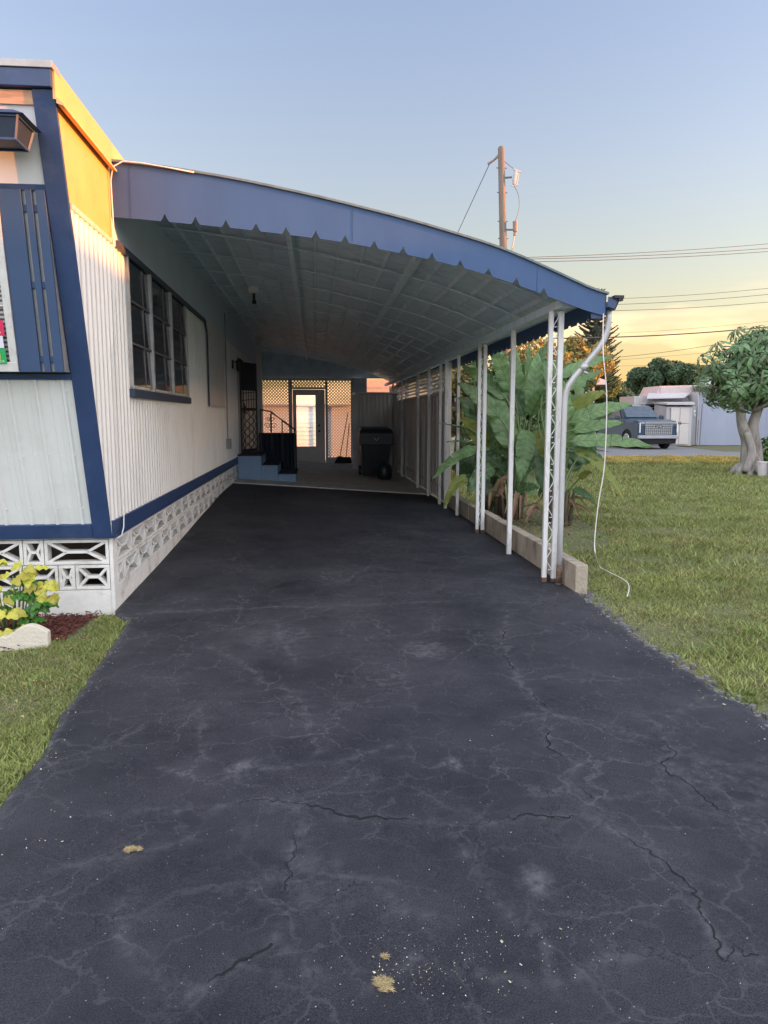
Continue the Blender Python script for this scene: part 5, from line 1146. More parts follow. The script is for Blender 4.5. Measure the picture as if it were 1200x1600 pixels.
for (px_, py_), sx_, sy_, n in (((0.36, 1.86), .13, .07, 150), ((0.22, 1.90), .10, .10, 90), ((0.62, 1.92), .14, .08, 90), ((0.5, 2.05), .3, .12, 60), ((-0.95, 2.6), .14, .25, 60), ((0.2, 1.75), .6, .2, 120)):
    for _ in range(n): bit(rng.normal(px_, sx_), rng.normal(py_, sy_), 1.0)
for _ in range(750): 
    y = 1.5 + 5 * random.random() ** 1.5; bit(random.uniform(left_edge(y), right_edge(y)), y, 0.42 + .2 * random.random())
for _ in range(260):
    y = random.uniform(3.2, 6.6); bit(right_edge(y) - abs(rng.normal(0, .10)), y, 1.8); bit(left_edge(min(y, 5.7)) + abs(rng.normal(0, .05)), min(y, 5.7), 1.3)
o_ = s.build('driveway_litter', mat('litter_tan', (0.34, 0.29, 0.21), 0.9, 0.3, isl=0.75), fix=False); tag(o_, 'scattered tan crumbs and flakes on the black driveway', 'litter', kind='stuff')
s = MB()
for i in range(260):
    x, y = (rng.uniform(2.4, 7.5), rng.uniform(3.4, 12)) if i % 4 else (rng.uniform(-2.3, -1.5), rng.uniform(3.4, 5.2))
    if x < 2.5 and x > left_edge(y) - .05 or x > .62 * y + .3: continue
    a = random.uniform(0, 6.28); l = random.uniform(.02, .05); w = l * .45; z = .015 + random.uniform(0, .02); c, sn = math.cos(a), math.sin(a)
    s.add([(x, y, z), (x + l * .5 * c + w * sn * .5, y + l * .5 * sn - w * c * .5, z + .008), (x + l * c, y + l * sn, z + .002), (x + l * .5 * c - w * sn * .5, y + l * .5 * sn + w * c * .5, z + .010)], [(0, 1, 2, 3)])
o_ = s.build('fallen_leaves', mat('fallen_leaf', (0.26, 0.17, 0.08), 0.8, 0.3, isl=.6), fix=False); tag(o_, 'small dry fallen leaves scattered over the lawn', 'leaves', kind='stuff')
# broken pale concrete lip along the right edge
s = MB()
for i in range(230):
    y = random.uniform(3.0, 6.25); x = right_edge(y) + random.uniform(-0.03, 0.08) * (0.5 + random.random()); r = random.uniform(.005, .018)
    pts = [(x + r * math.cos(a) * random.uniform(.7, 1.2), y + r * math.sin(a) * random.uniform(.7, 1.2)) for a in (0, 1.05, 2.1, 3.15, 4.2, 5.25)]
    s.prism(pts, lambda u, v, t_: (u, v, -0.035 + t_ * (0.03 + r * 0.35)))
o_ = s.build('edge_rubble', mat('rubble', (0.15, 0.148, 0.15), 0.9, 0.2, isl=0.3), fix=False); tag(o_, 'grey broken concrete crumbs along the right edge of the driveway', 'rubble', kind='stuff')

# ------------------------------------------------------------------ trees
def leaf_cloud(name, m, parent, blobs, n, size, flat=0.6, aspect=0.55, seed=1):
    r = np.random.default_rng(seed); B = np.array([b_[:6] for b_ in blobs], float); vol = B[:, 3] * B[:, 4] * B[:, 5]; idx = r.choice(len(B), n, p=vol ** .7 / (vol ** .7).sum())
    d = r.normal(size=(n, 3)); d /= np.linalg.norm(d, axis=1)[:, None]; rad = r.uniform(0.55, 1.06, n) ** 0.6
    C = B[idx, :3] + d * B[idx, 3:6] * rad[:, None]
    nrm = d * 0.7 + r.normal(size=(n, 3)) * 0.7; nrm /= np.linalg.norm(nrm, axis=1)[:, None]
    t1 = np.cross(nrm, r.normal(size=(n, 3))); t1 /= np.linalg.norm(t1, axis=1)[:, None]; t2 = np.cross(nrm, t1)
    L = size * r.uniform(.6, 1.4, n)[:, None]; W = L * aspect
    V = np.stack([C - t1 * L, C - t2 * W, C + t1 * L, C + t2 * W], 1); off = np.array(ORG[parent.name]) if parent else 0
    V = V - off; me = bpy.data.meshes.new(name); me.vertices.add(4 * n); me.vertices.foreach_set('co', V.ravel())
    me.loops.add(4 * n); me.loops.foreach_set('vertex_index', np.arange(4 * n, dtype=np.int32)); me.polygons.add(n)
    me.polygons.foreach_set('loop_start', np.arange(0, 4 * n, 4, dtype=np.int32)); me.polygons.foreach_set('loop_total', np.full(n, 4, dtype=np.int32)); me.update(); me.materials.append(m)
    o = bpy.data.objects.new(name, me); COL.objects.link(o); o.parent = parent; ORG[o.name] = ORG[parent.name]; return o
bark = mat('bark', (0.20, 0.17, 0.14), 0.95, 0.3, 5, bump=1.0, bscale=18, stretch=(1, 1, .4))
fol_dark = mat('foliage_dark', (0.07, 0.12, 0.06), 0.6, 0.25, 1, isl=0.45, transl=0.25)
fol_mid = mat('foliage_mid', (0.12, 0.18, 0.07), 0.6, 0.25, 1, isl=0.5, transl=0.3)
fol_gold = mat('foliage_gold', (0.24, 0.21, 0.07), 0.6, 0.3, 1, isl=0.6, transl=0.35)
def blobs_round(c, rx, ry, rz, n, sub, seed):
    r = random.Random(seed); out = []
    for i in range(n):
        a = r.uniform(0, 6.28); e = math.asin(r.uniform(-.9, 1)); k = r.uniform(.45, .95)
        out.append((c[0] + rx * k * math.cos(a) * math.cos(e), c[1] + ry * k * math.sin(a) * math.cos(e), c[2] + rz * k * math.sin(e), sub * r.uniform(.6, 1.3), sub * r.uniform(.6, 1.3), sub * r.uniform(.5, 1.0)))
    return out
def tree(name, label, cat, base, crown, rads, nb, sub, n, size, m, seed, group=None, tr=0.18):
    t_ = thing(name, label, cat, base, group); bl = blobs_round(crown, *rads, nb, sub, seed)
    leaf_cloud('crown', m, t_, bl, n, size, seed=seed)
    s = MB(); s.tube([base, ((base[0] + crown[0]) / 2 + .1, base[1], (base[2] + crown[2]) / 2), crown], [tr, tr * .75, tr * .35], 9)
    for b_ in bl[:12]:
        c = Vector(crown); e = Vector(b_[:3]); st_ = Vector(base).lerp(c, 0.55); s.tube([st_, st_.lerp(e, .5) + Vector((0, 0, -.1)), e], [tr * .4, tr * .25, tr * .08], 6)
    s.build('trunk', bark, t_, smooth=True); return t_
# shrubs and trees standing behind the fence and the big leaved plants
GB = 'trees and bushes behind the fence'
tree('hedge_tree', 'gold lit bushy tree seen above the large leaved plants beneath the canopy edge', 'tree', (9.5, 31, 0), (9.5, 31, 3.25), (1.8, 1.2, 1.6), 26, .75, 9000, .085, fol_gold, 3, GB)
tree('hedge_tree', 'loose olive green bushy tree seen between the second and third posts', 'tree', (4.8, 18, 0), (4.7, 18, 1.9), (1.0, 1.0, 1.45), 24, .5, 9000, .07, fol_mid, 4, GB)
tree('hedge_tree', 'olive and gold bushy tree at the near end of the lattice fence', 'tree', (4.2, 21.5, 0), (4.1, 21.5, 2.0), (.95, .8, 1.5), 22, .5, 8000, .075, fol_gold, 5, GB)
tree('hedge_tree', 'green bushy tree behind the middle of the large leaved plants', 'tree', (6.2, 19.5, 0), (6.3, 19.5, 1.8), (1.1, .9, 1.1), 20, .55, 8000, .075, fol_mid, 6, GB)
tree('hedge_tree', 'gold tinged tree just left of the tall dark conifer', 'tree', (13.6, 38, 0), (13.6, 38, 4.3), (1.4, 1.4, 1.3), 20, .8, 6000, .12, fol_gold, 16, GB)
# broad distant tree
tree('broad_tree', 'broad rounded dark tree on the skyline behind the white trailer', 'tree', (33.6, 68, 0), (33.4, 68, 4.9), (3.4, 2.6, 1.75), 44, 1.05, 26000, .17, fol_dark, 8, tr=.45)
tree('broad_tree', 'low dark tree behind the parked vehicle, right of the conifer', 'tree', (21.5, 52, 0), (21.3, 52, 2.7), (2.6, 1.5, 1.3), 26, .8, 12000, .14, fol_dark, 9, tr=.3)
tree('broad_tree', 'dark leafy tree below the conifer behind the pale gabled house', 'tree', (19.2, 50, 0), (19.1, 50, 3.8), (1.5, 1.4, 1.9), 26, .75, 12000, .14, fol_mid, 10, tr=.3)
# Norfolk pine: whorls of upswept branches
pine = thing('norfolk_pine', 'tall dark conifer with tiered upswept branches right of the carport corner', 'conifer', (17.2, 45, 0))
s = MB(); s.tube([(17.2, 45, 0), (17.25, 45, 4.5), (17.4, 45, 9.4)], [.22, .15, .03], 8); s.build('trunk', bark, pine, smooth=True)
s = MB(); rp = random.Random(3)
for w in range(22):
    z = 3.2 + w * 0.285; L = 1.55 * (1 - (w / 22) ** 1.5) + 0.25; nb = 7
    for k in range(nb):
        a = k * 6.283 / nb + w * 0.5 + rp.uniform(-.15, .15); L_ = L * rp.uniform(.8, 1.1); c = Vector((17.2 + .02 * w / 2, 45, z)); pts = []
        for i in range(7):
            u = i / 6; pts.append(c + Vector((math.cos(a) * L_ * u, math.sin(a) * L_ * u, L_ * (0.42 * u * u - 0.02))))
        s.tube(pts, [.06, .06, .055, .05, .045, .035, .02], 5)
        for i in range(1, 7):
            for sg in (-1, 1):
                for q in range(2):
                    b0 = pts[i - 1].lerp(pts[i], .5 * q + .2); dd = Vector((math.cos(a + sg * .9), math.sin(a + sg * .9), .35 + .3 * rp.random())); s.tube([b0, b0 + dd * .28 * L_ * (1.1 - i / 9)], [.04, .02], 4, cap=False)
s.build('foliage', mat('pine_needles', (0.05, 0.075, 0.055), 0.8, 0.3, 3), pine, fix=False)

# umbrella tree at the right edge
um = thing('umbrella_tree', 'umbrella tree with glossy leaf rosettes and twisted grey trunk on the lawn', 'tree', (11.95, 19.4, -0.02))
s = MB()
def limb(pts, rad): s.tube(catmull(pts, 5), [interp(i, [(0, rad[0]), ((len(pts) - 1) * 5, rad[1])]) for i in range((len(pts) - 1) * 5 + 1)], 12)
limb([(12.035,19.400,-0.092), (11.931,19.400,0.353), (11.896,19.400,0.883), (11.658,19.300,1.324), (11.490,19.200,1.843), (11.283,19.100,2.437)], (.22, .08))
limb([(12.282,19.500,-0.048), (12.194,19.500,0.702), (12.080,19.500,1.268), (12.196,19.500,1.761), (12.360,19.600,2.464)], (.21, .09))
limb([(11.730,19.100,0.057), (11.889,19.150,0.630), (11.719,19.200,1.151)], (.13, .08))
limb([(12.303,19.300,0.003), (12.024,19.200,0.452), (11.810,19.200,0.890)], (.14, .05))
for k in range(9):
    a = k * .7; s.tube([(12.0 + .1 * math.cos(a), 19.4 + .1 * math.sin(a), .35), (12.0 + .32 * math.cos(a), 19.4 + .32 * math.sin(a), .12), (12.0 + .55 * math.cos(a), 19.4 + .55 * math.sin(a), -.06)], [.10, .12, .05], 8)
for k in range(14):
    a = k * 2.4; e = Vector((12.15 + 1.2 * math.cos(a), 19.4 + 1.1 * math.sin(a), 2.4 + .5 * math.sin(k))); limb([(11.9, 19.3, 1.75), ((11.95 + e.x) / 2, (19.3 + e.y) / 2, 2.0), tuple(e)], (.055, .02))
s_tr = s
ul = mat('glossy_leaf', (0.15, 0.25, 0.11), 0.32, 0.2, 2, isl=0.4, transl=0.35, spec=.6)
s = MB(); ru = random.Random(9); tw = MB()
bl = [(12.05, 19.4, 2.85, 1.4, 1.2, .9), (11.5, 19.3, 2.45, 1.0, .9, .6), (12.6, 19.4, 2.6, 1.1, 1.0, .8), (12.05, 19.2, 3.65, .8, .8, .4), (11.35, 19.3, 2.85, .65, .6, .45), (13.2, 19.5, 2.9, 1.0, 1.0, .9)]
for i in range(640):
    b_ = bl[ru.choices(range(6), (5, 2.5, 3, 1.3, 1.2, 2))[0]]; d = Vector((ru.gauss(0, 1), ru.gauss(0, 1), ru.gauss(0, 1))).normalized(); k = ru.uniform(.45, 1.22) if ru.random() < .8 else ru.uniform(1.0, 1.35)
    c = Vector((b_[0] + d.x * b_[3] * k, b_[1] + d.y * b_[4] * k, b_[2] + d.z * b_[5] * k))
    if noise.noise(Vector((c.x * 1.7, c.y * 1.7, c.z * 2.2))) < -.08: continue
    tw.tube([c - d * .5 - Vector((0, 0, .12)), c], [.016, .008], 5, cap=False); ax = (d + Vector((0, 0, .55))).normalized(); x = ax.cross(Vector((.3, .9, .1))).normalized(); y = ax.cross(x)
    nl = ru.randint(7, 10); ph = ru.random() * 6
    for j in range(nl):
        a = ph + j * 6.283 / nl; r = x * math.cos(a) + y * math.sin(a); L = ru.uniform(.14, .34); w = L * ru.uniform(.14, .20); sd_ = r.cross(ax).normalized() * w
        p0 = c + r * .045; p1 = c + r * (.045 + L * .35) + ax * .02; p2 = c + r * (.045 + L * .7) - ax * (.03 + .05 * ru.random()); p3 = c + r * (.045 + L * .95) - ax * (.10 + .08 * ru.random())
        n0 = len(s.v); s.v += [p0, p1 - sd_ * .8, p1 + sd_ * .8, p2 - sd_, p2 + sd_, p3]; s.f += [(n0, n0 + 1, n0 + 2), (n0 + 1, n0 + 3, n0 + 4, n0 + 2), (n0 + 3, n0 + 5, n0 + 4)]
s.build('crown', ul, um, fix=False); s_tr.add(tw.v, tw.f); s_tr.build('trunk', mat('grey_bark', (0.30, 0.275, 0.25), 0.9, 0.45, 6, bump=2.5, bscale=9, stretch=(1, 1, .3), dirt=(0.07, 0.055, 0.045), dscale=3.5, damt=1.0), um, smooth=True)
# pots beside the tree
for i, (x, w, lab) in enumerate((((11.973,18.900,0.070)[0], .17, 'white bucket standing against the foot of the umbrella tree'), ((12.092,18.600,0.057)[0], .17, 'white bucket right of the first one, cut by the right edge of the photo'))):
    s = MB(); y = (18.7, 18.4)[i]; s.lathe([(.02, 0), (w * .82, 0), (w, .36), (w * 1.06, .36), (w * 1.06, .39), (w * .98, .39), (w * .9, .30), (.02, .30)], (x, y, -.02), 22)
    o_ = s.build('bucket', mat('bucket_white', (0.60, 0.56, 0.56), 0.5, 0.06, dirt=(.35, .28, .24), damt=.5), org=(x, y, -.02), smooth=False); tag(o_, lab, 'bucket', 'buckets by the umbrella tree')
bs = thing('small_bush', 'low leafy bush growing behind the white buckets at the right edge', 'bush', (12.6, 19.6, 0)); leaf_cloud('foliage', mat('bush_leaf', (.10, .20, .04), .6, .2, isl=.4, transl=.3), bs, [(12.7, 19.7, .55, .35, .35, .45), (12.9, 19.6, .35, .35, .3, .35)], 900, .06, seed=44)
s = MB(); s.tube([(12.7, 19.7, -.05), (12.72, 19.7, .5)], .02, 6); s.build('stem', bark, bs)

# ------------------------------------------------------------------ far side: trailer, shed, panel, house, vehicle
far_white = mat('far_white', (0.50, 0.48, 0.49), 0.6, 0.05, 2, bump=.2, bscale=8, dirt=(.42, .40, .40), dscale=1.2, damt=.4)
pinkish = mat('pink_roof', (0.55, 0.42, 0.40), 0.7, 0.08, 2)
def ribbed(s, x0, x1, y, z0, z1, p=.2, d=.02, slope=0.0):
    x = x0; pr = []
    while x < x1 - 1e-6:
        for dx, dd in ((0, 0), (p * .45, 0), (p * .5, d), (p * .9, d)): 
            if x + dx <= x1: pr.append((x + dx, dd))
        x += p
    pr.append((x1, 0))
    for i, (a, dd) in enumerate(pr):
        s.v += [(a, y - dd + slope * (a - x0), z0), (a, y - dd + slope * (a - x0), z1)]
        if i: n0 = len(s.v) - 4; s.f.append((n0, n0 + 2, n0 + 3, n0 + 1))
tr_ = thing('white_trailer', 'white mobile home across the road with a pale pink roof and slatted window', 'mobile home', (20.5, 41, 0))
s = MB(); ribbed(s, 18.15, 22.9, 41.0, 0.05, 2.75, .3, .015); s.box(18.15, 22.9, 41.005, 43, 0.0, 2.75); s.build('wall', far_white, tr_, fix=False)
s = MB(); s.hexa([(19.3, 40.8, 2.752), (23.6, 40.8, 2.752), (23.6, 43, 2.752), (19.3, 43, 2.752), (19.6, 40.9, 3.32), (23.5, 40.9, 3.42), (23.5, 43, 3.42), (19.6, 43, 3.32)]); s.build('roof', pinkish, tr_)
s = MB(); ribbed(s, 19.6, 23.4, 40.79, 2.76, 3.30, .12, .01); s.build('roof_siding', mat('pink_siding', (.56, .47, .46), .6, .05), tr_, fix=False)
s = MB(); s.hexa([(18.4, 39.9, 2.56), (20.6, 39.9, 2.62), (21.6, 41.0, 2.95), (19.0, 41.0, 2.85), (18.4, 39.9, 2.62), (20.6, 39.9, 2.68), (21.6, 41.0, 3.02), (19.0, 41.0, 2.92)]); s.build('awning', far_white, tr_)
s = MB(); s.box(18.45, 19.5, 40.93, 40.975, 1.50, 2.30); w_ = s.build('window', mat('far_frame', (.12, .11, .12), .5), tr_)
s = MB(); s.box(18.52, 18.95, 40.915, 40.928, 1.57, 2.24); s.box(19.02, 19.44, 40.915, 40.928, 1.57, 2.24); s.build('pane', dark_glass, w_)
s = MB()
for z in (1.72, 1.90, 2.08): s.box(19.02, 19.44, 40.90, 40.914, z, z + .03)
s.build('slats', far_white, w_)
s = MB(); s.box(18.5, 19.6, 40.5, 40.9, 1.38, 1.42); s.build('window_shelf', mat('shelf_orange', (.55, .30, .12), .6), tr_)
ac = thing('rooftop_unit', 'boxy white air conditioner on the roof of the white trailer', 'air conditioner', (23.6, 41.6, 3.45))
s = MB(); s.hexa([(22.6, 41.2, 3.42), (24.6, 41.2, 3.42), (24.6, 42.4, 3.42), (22.6, 42.4, 3.42), (22.9, 41.3, 3.72), (24.4, 41.3, 3.80), (24.4, 42.3, 3.80), (22.9, 42.3, 3.72)]); s.build('casing', far_white, ac, bevel=.03)
s = MB()
for k in range(4): s.box(22.95 + k * .38, 23.2 + k * .38, 41.19, 41.215, 3.50, 3.64)
s.build('louvre', grey_metal, ac)
pn = thing('white_panel_wall', 'tall plain bluish white ribbed end wall right of the small shed across the road', 'wall', (23.4, 40, 0))
s = MB(); ribbed(s, 21.45, 29.5, 40.0, -0.02, 2.95, 1.1, .012, slope=-.06); s.build('panel', mat('bluish_white', (.36, .40, .50), .5, .04, .6, bump=.15, bscale=1.5, dirt=(.30, .34, .42), dscale=.5, damt=.5), pn, fix=False)
s = MB(); s.box(21.40, 29.5, 39.3, 40.7, 3.22, 3.30); s.box(22.3, 29.5, 39.9, 40.6, 2.951, 3.219); s.build('roof_edge', grey_metal, pn)
s = MB(); s.hexa([(21.40, 39.9, 0), (21.46, 39.9, 0), (21.46, 50, 0), (21.40, 50, 0), (21.40, 39.9, 2.96), (21.46, 39.9, 2.96), (21.46, 50, 2.96), (21.40, 50, 2.96)]); s.build('side_panel', far_white, pn)
sh_ = thing('garden_shed', 'small cream shed with double doors and a round clock beside the parked vehicle', 'shed', (20.2, 39, 0))
X0, X1, X2 = 19.15, 20.55, 21.35
s = MB(); s.hexa([(X0, 39.0, 0), (X1, 38.9, 0), (X1, 40.5, 0), (X0, 40.5, 0), (X0, 39.0, 2.12), (X1, 38.9, 2.12), (X1, 40.5, 2.30), (X0, 40.5, 2.30)]); s.build('front_wall', far_white, sh_)
s = MB()
n0 = 10
for i in range(n0):
    a, c = i / n0, (i + .82) / n0; xa, ya = lerp(X1, X2, a), lerp(38.9, 39.9, a); xb, yb = lerp(X1, X2, c), lerp(38.9, 39.9, c); s.hexa([(xa, ya, 0), (xb, yb, 0), (xb, yb + .05, 0), (xa, ya + .05, 0), (xa, ya, 2.2), (xb, yb, 2.2), (xb, yb + .05, 2.2), (xa, ya + .05, 2.2)])
s.hexa([(X1, 38.95, 0), (X2, 39.95, 0), (X2, 40.4, 0), (X1, 40.4, 0), (X1, 38.95, 2.2), (X2, 39.95, 2.2), (X2, 40.4, 2.2), (X1, 40.4, 2.2)])
s.build('side_wall', mat('shed_side', (.46, .46, .48), .6, .05), sh_)
s = MB(); s.hexa([(X0 - .1, 38.8, 2.22), (X1 + .05, 38.7, 2.22), (X2 + .1, 40.6, 2.32), (X0 - .1, 40.6, 2.32), (X0 - .1, 38.8, 2.32), (X1 + .05, 38.7, 2.32), (X2 + .1, 40.6, 2.44), (X0 - .1, 40.6, 2.44)]); s.build('roof', far_white, sh_)
for i, (a, c) in enumerate(((.14, .50), (.515, .88))):
    xa, xb = lerp(X0, X1, a), lerp(X0, X1, c); s = MB(); s.box(xa, xb, 38.87, 38.90, .08, 1.20); s.box(xa, xb, 38.87, 38.90, 1.23, 2.08); d_ = s.build('door', mat('shed_door', (.62, .57, .54), .6, .04), sh_, bevel=.01)
    s = MB(); s.box((xb - .06, xa + .03)[i], (xb - .03, xa + .06)[i], 38.85, 38.868, 1.15, 1.3); s.build('handle', black_iron, d_)
ck = thing('wall_clock', 'round white dial hung on the side wall of the small cream shed', 'clock', (20.95, 39.4, 1.8))
c0 = Vector((20.93, 39.36, 1.78)); nd = Vector((1.0, -.8, 0)).normalized()
s = MB(); s.tube([c0, c0 + nd * .03], .20, 24); s.build('dial', mat('dial_white', (.75, .75, .75), .5), ck); s = MB(); s.tube([c0 + nd * .031, c0 + nd * .04], .075, 6); s.build('star', black_iron, ck)
lad = MB(); lad.bar((21.05, 38.85, 0.0), (21.55, 39.7, 2.3), .05, .04); lad.bar((20.95, 38.95, 0.0), (21.15, 39.3, 1.4), .04, .04)
o_ = lad.build('leaning_poles', mat('pole_dark', (.14, .12, .11), .7), org=(21.0, 38.9, 0)); tag(o_, 'two dark poles leaning between the small shed and the bluish white wall', 'pole')
gh = thing('gabled_house', 'pale lap sided house with a low white gable seen left of the parked vehicle', 'house', (14, 42, 0))
s = MB()
for k in range(16): z = .1 + k * .22; s.hexa([(9, 42 - .02, z), (16.2, 42 - .02, z), (16.2, 48, z), (9, 48, z), (9, 42, z + .219), (16.2, 42, z + .219), (16.2, 48, z + .219), (9, 48, z + .219)])
s.build('wall', mat('lap_siding', (.62, .56, .52), .6, .05), gh)
s = MB(); s.prism([(8.6, 3.42), (16.7, 3.42), (16.7, 3.68), (12.6, 4.75), (8.6, 3.68)], lambda u, v, t_: (u, lerp(41.6, 48.3, t_), v)); s.build('roof', far_white, gh)
s = MB(); s.box(12, 13.2, 41.96, 41.99, 1.2, 2.4); s.build('window', dark_glass, gh)

# parked vehicle: large dark sport utility facing the camera
car = local_thing('parked_suv', 'large dark blue grey vehicle with a wide chrome grille parked across the road', 'vehicle')
paint = mat('car_paint', (0.045, 0.080, 0.125), 0.28, 0.05, 2, coat=.5, metal=.3)
chrome = mat('chrome', (.72, .74, .76), .22, .05, metal=.55)
tyre = mat('tyre', (.012, .012, .013), .85, .2)
# local axes: x across, -y front, z up; width 2.05, length 5.3
W2 = 1.02
def loft(s, secs):
    n = len(secs[0]); k = len(s.v)
    for sec in secs: s.v += sec
    for i in range(len(secs) - 1):
        for j in range(n): s.f.append((k + i * n + j, k + i * n + (j + 1) % n, k + (i + 1) * n + (j + 1) % n, k + (i + 1) * n + j))
    s.f.append(tuple(k + j for j in reversed(range(n)))); s.f.append(tuple(k + (len(secs) - 1) * n + j for j in range(n)))
def sec(y, w, zb, zt, sh=.12): return [(-w + .03, y, zb), (w - .03, y, zb), (w, y, zb + .12), (w + .0, y, zt - sh), (w - sh * .6, y, zt - .02), (w - sh * 1.6, y, zt), (-w + sh * 1.6, y, zt), (-w + sh * .6, y, zt - .02), (-w, y, zt - sh), (-w, y, zb + .12)]
s = MB(); loft(s, [sec(-2.66, W2 - .10, .40, 1.16), sec(-2.60, W2 - .03, .36, 1.22), sec(-2.2, W2, .34, 1.26), sec(-1.2, W2, .34, 1.30), sec(-.9, W2, .34, 1.30), sec(2.4, W2, .34, 1.32), sec(2.62, W2 - .05, .40, 1.25)]); body = s.build('body', paint, car, smooth=False, bevel=.03)
def cab(y, w, zt): return [(-w, y, 1.27), (w, y, 1.27), (w - .14, y, zt - .05), (w - .22, y, zt), (-w + .22, y, zt), (-w + .14, y, zt - .05)]
s = MB(); loft(s, [cab(-1.25, W2 - .07, 1.30), cab(-.42, W2 - .06, 1.86), cab(.2, W2 - .06, 1.93), cab(2.1, W2 - .06, 1.90), cab(2.5, W2 - .08, 1.40)]); cabin = s.build('cabin', paint, car, bevel=.02)
gl = mat('car_glass', (.10, .125, .15), .08, .2, spec=.8)
s = MB(); s.add([(-.84, -1.20, 1.35), (.84, -1.20, 1.35), (.72, -.47, 1.835), (-.72, -.47, 1.835)], [(0, 1, 2, 3)]); 
for v in range(len(s.v)): p = s.v[v]; s.v[v] = (p[0], p[1] - .035, p[2] + .022)
s.build('windscreen', gl, cabin, fix=False)
for sg in (-1, 1):
    s = MB(); s.add([(sg * (W2 - .052), -.95, 1.33), (sg * (W2 - .050), 2.2, 1.33), (sg * (W2 - .175), 2.0, 1.82), (sg * (W2 - .175), -.38, 1.80)], [(0, 1, 2, 3)]); s.build('side_window', gl, cabin, fix=False)
    s = MB(); s.box(sg * 1.03 - .0 if sg > 0 else -1.24, 1.24 if sg > 0 else -1.03, -.98, -.86, 1.28, 1.46); s.build('mirror', paint, car, bevel=.03)
    s = MB(); s.box(min(sg * .66, sg * .94), max(sg * .66, sg * .94), -2.70, -2.63, .98, 1.13); hl = s.build('headlight', mat('lamp_dark', (.10, .11, .12), .15), car, bevel=.02)
    s = MB(); s.box(min(sg * .90, sg * .95), max(sg * .90, sg * .95), -2.715, -2.69, .72, 1.13); s.box(min(sg * .70, sg * .93), max(sg * .70, sg * .93), -2.715, -2.701, 1.115, 1.14); s.build('light_strip', mat('drl', (.75, .78, .8), .2), hl)
    for y in (-1.65, 1.75):
        s = MB(); c = (sg * .92, y, .40); s.tube([(sg * .78, y, .40), (sg * .80, y, .40), (sg * 1.02, y, .40), (sg * 1.035, y, .40)], [.34, .395, .395, .35], 28); wh = s.build('wheel', tyre, car)
        s = MB(); s.tube([(sg * 1.036, y, .40), (sg * 1.045, y, .40)], .06, 12)
        for q in range(10): a = q * .6283; s.bar((sg * 1.04, y, .40), (sg * 1.04, y + .25 * math.cos(a), .40 + .25 * math.sin(a)), .04, .02, up=(1, 0, 0))
        s.tube([(sg * 1.036, y + .25 * math.cos(a), .40 + .25 * math.sin(a)) for a in [q * .2618 for q in range(25)]], .02, 6)
        s.build('rim', chrome, wh)
        s = MB(); s.tube([(sg * 1.012, y + .44 * math.cos(a), .40 + .44 * math.sin(a)) for a in [q * math.pi / 14 for q in range(15)]], .045, 6); s.build('wheel_arch', tyre, car)
s = MB(); s.box(-.63, .63, -2.70, -2.665, .66, 1.15); gr = s.build('grille', mat('grille_dark', (.03, .035, .04), .4), car, bevel=.02)
s = MB()
for r_ in range(6):
    for c_ in range(12):
        if abs(c_ - 5.5) < 2.4 and r_ in (3, 4): continue
        x = -.55 + c_ * .10; z = .70 + r_ * .075; s.box(x - .040, x + .040, -2.716, -2.702, z, z + .030); s.box(x - .012, x + .012, -2.719, -2.7165, z - .014, z + .046)
s.bar((-.65, -2.71, 1.155), (.65, -2.71, 1.155), .03, .03); s.bar((-.65, -2.71, .655), (.65, -2.71, .655), .03, .03)
for sg in (-1, 1): s.bar((sg * .64, -2.71, .655), (sg * .64, -2.71, 1.155), .03, .03)
s.build('chrome_mesh', chrome, gr)
text_mesh('GMC', .19, chrome, gr, 'badge', Matrix.Translation((0, -2.725, .965)) @ Matrix.Rotation(R(90), 4, 'X') @ Matrix.Diagonal((1.25, 1, 1, 1)), .008)
s = MB(); s.box(-.99, .99, -2.74, -2.60, .46, .60); s.build('bumper', mat('bumper_silver', (.42, .44, .47), .3, metal=.6), car, bevel=.03)
s = MB(); s.box(-.90, .90, -2.69, -2.50, .24, .455); s.box(-.9, .9, -2.4, 2.4, .22, .338); s.build('lower_valance', tyre, car, bevel=.02)
s = MB(); s.bar((-.95, -2.76, .50), (.95, -2.76, .50), .025, .03); s.build('bumper_trim', chrome, car)
for sg in (-1, 1):
    s = MB(); s.bar((sg * .72, .0, 1.975), (sg * .72, 2.0, 1.955), .04, .04); s.build('roof_rail', chrome, car)
s = MB()
for k in range(5): s.bar((-.9 + .02 * k, -2.62 + .0, 1.0), (-.9 + .02 * k, -2.62, 1.0), .01, .01)
car.location = (16.5, 37.6, -.02); car.rotation_euler = (0, 0, R(4)); car.scale = (1.06, 1.06, 1.15)

# ------------------------------------------------------------------ utility pole and wires
up = thing('utility_pole', 'weathered wooden utility pole rising behind the carport roof', 'utility pole', (6.35, 25, 0))
tp_, bp_ = Vector((6.186,25.000,10.354)), Vector((6.353,25.000,6.481)); bt_ = bp_ + (bp_ - tp_).normalized() * (bp_.z + .1) / ((tp_ - bp_).normalized().z)
s = MB(); s.tube([bt_, bp_, tp_ - Vector((0, 0, .05)), tp_], [.15, .125, .105, .07], 14); s.build('shaft', mat('pole_wood', (.17, .135, .11), .9, .25, 3, bump=.6, bscale=14, stretch=(6, 6, .5), dirt=(.16, .12, .10), damt=.6), up, smooth=True)
iron = mat('pole_iron', (.10, .085, .08), .6)
s = MB(); a = Vector((6.270,25.000,9.377)); s.bar(a, (6.545,24.900,9.375), .04, .05); a = Vector((6.327,25.000,7.736)); s.bar(a, (6.648,24.900,7.719), .04, .05)
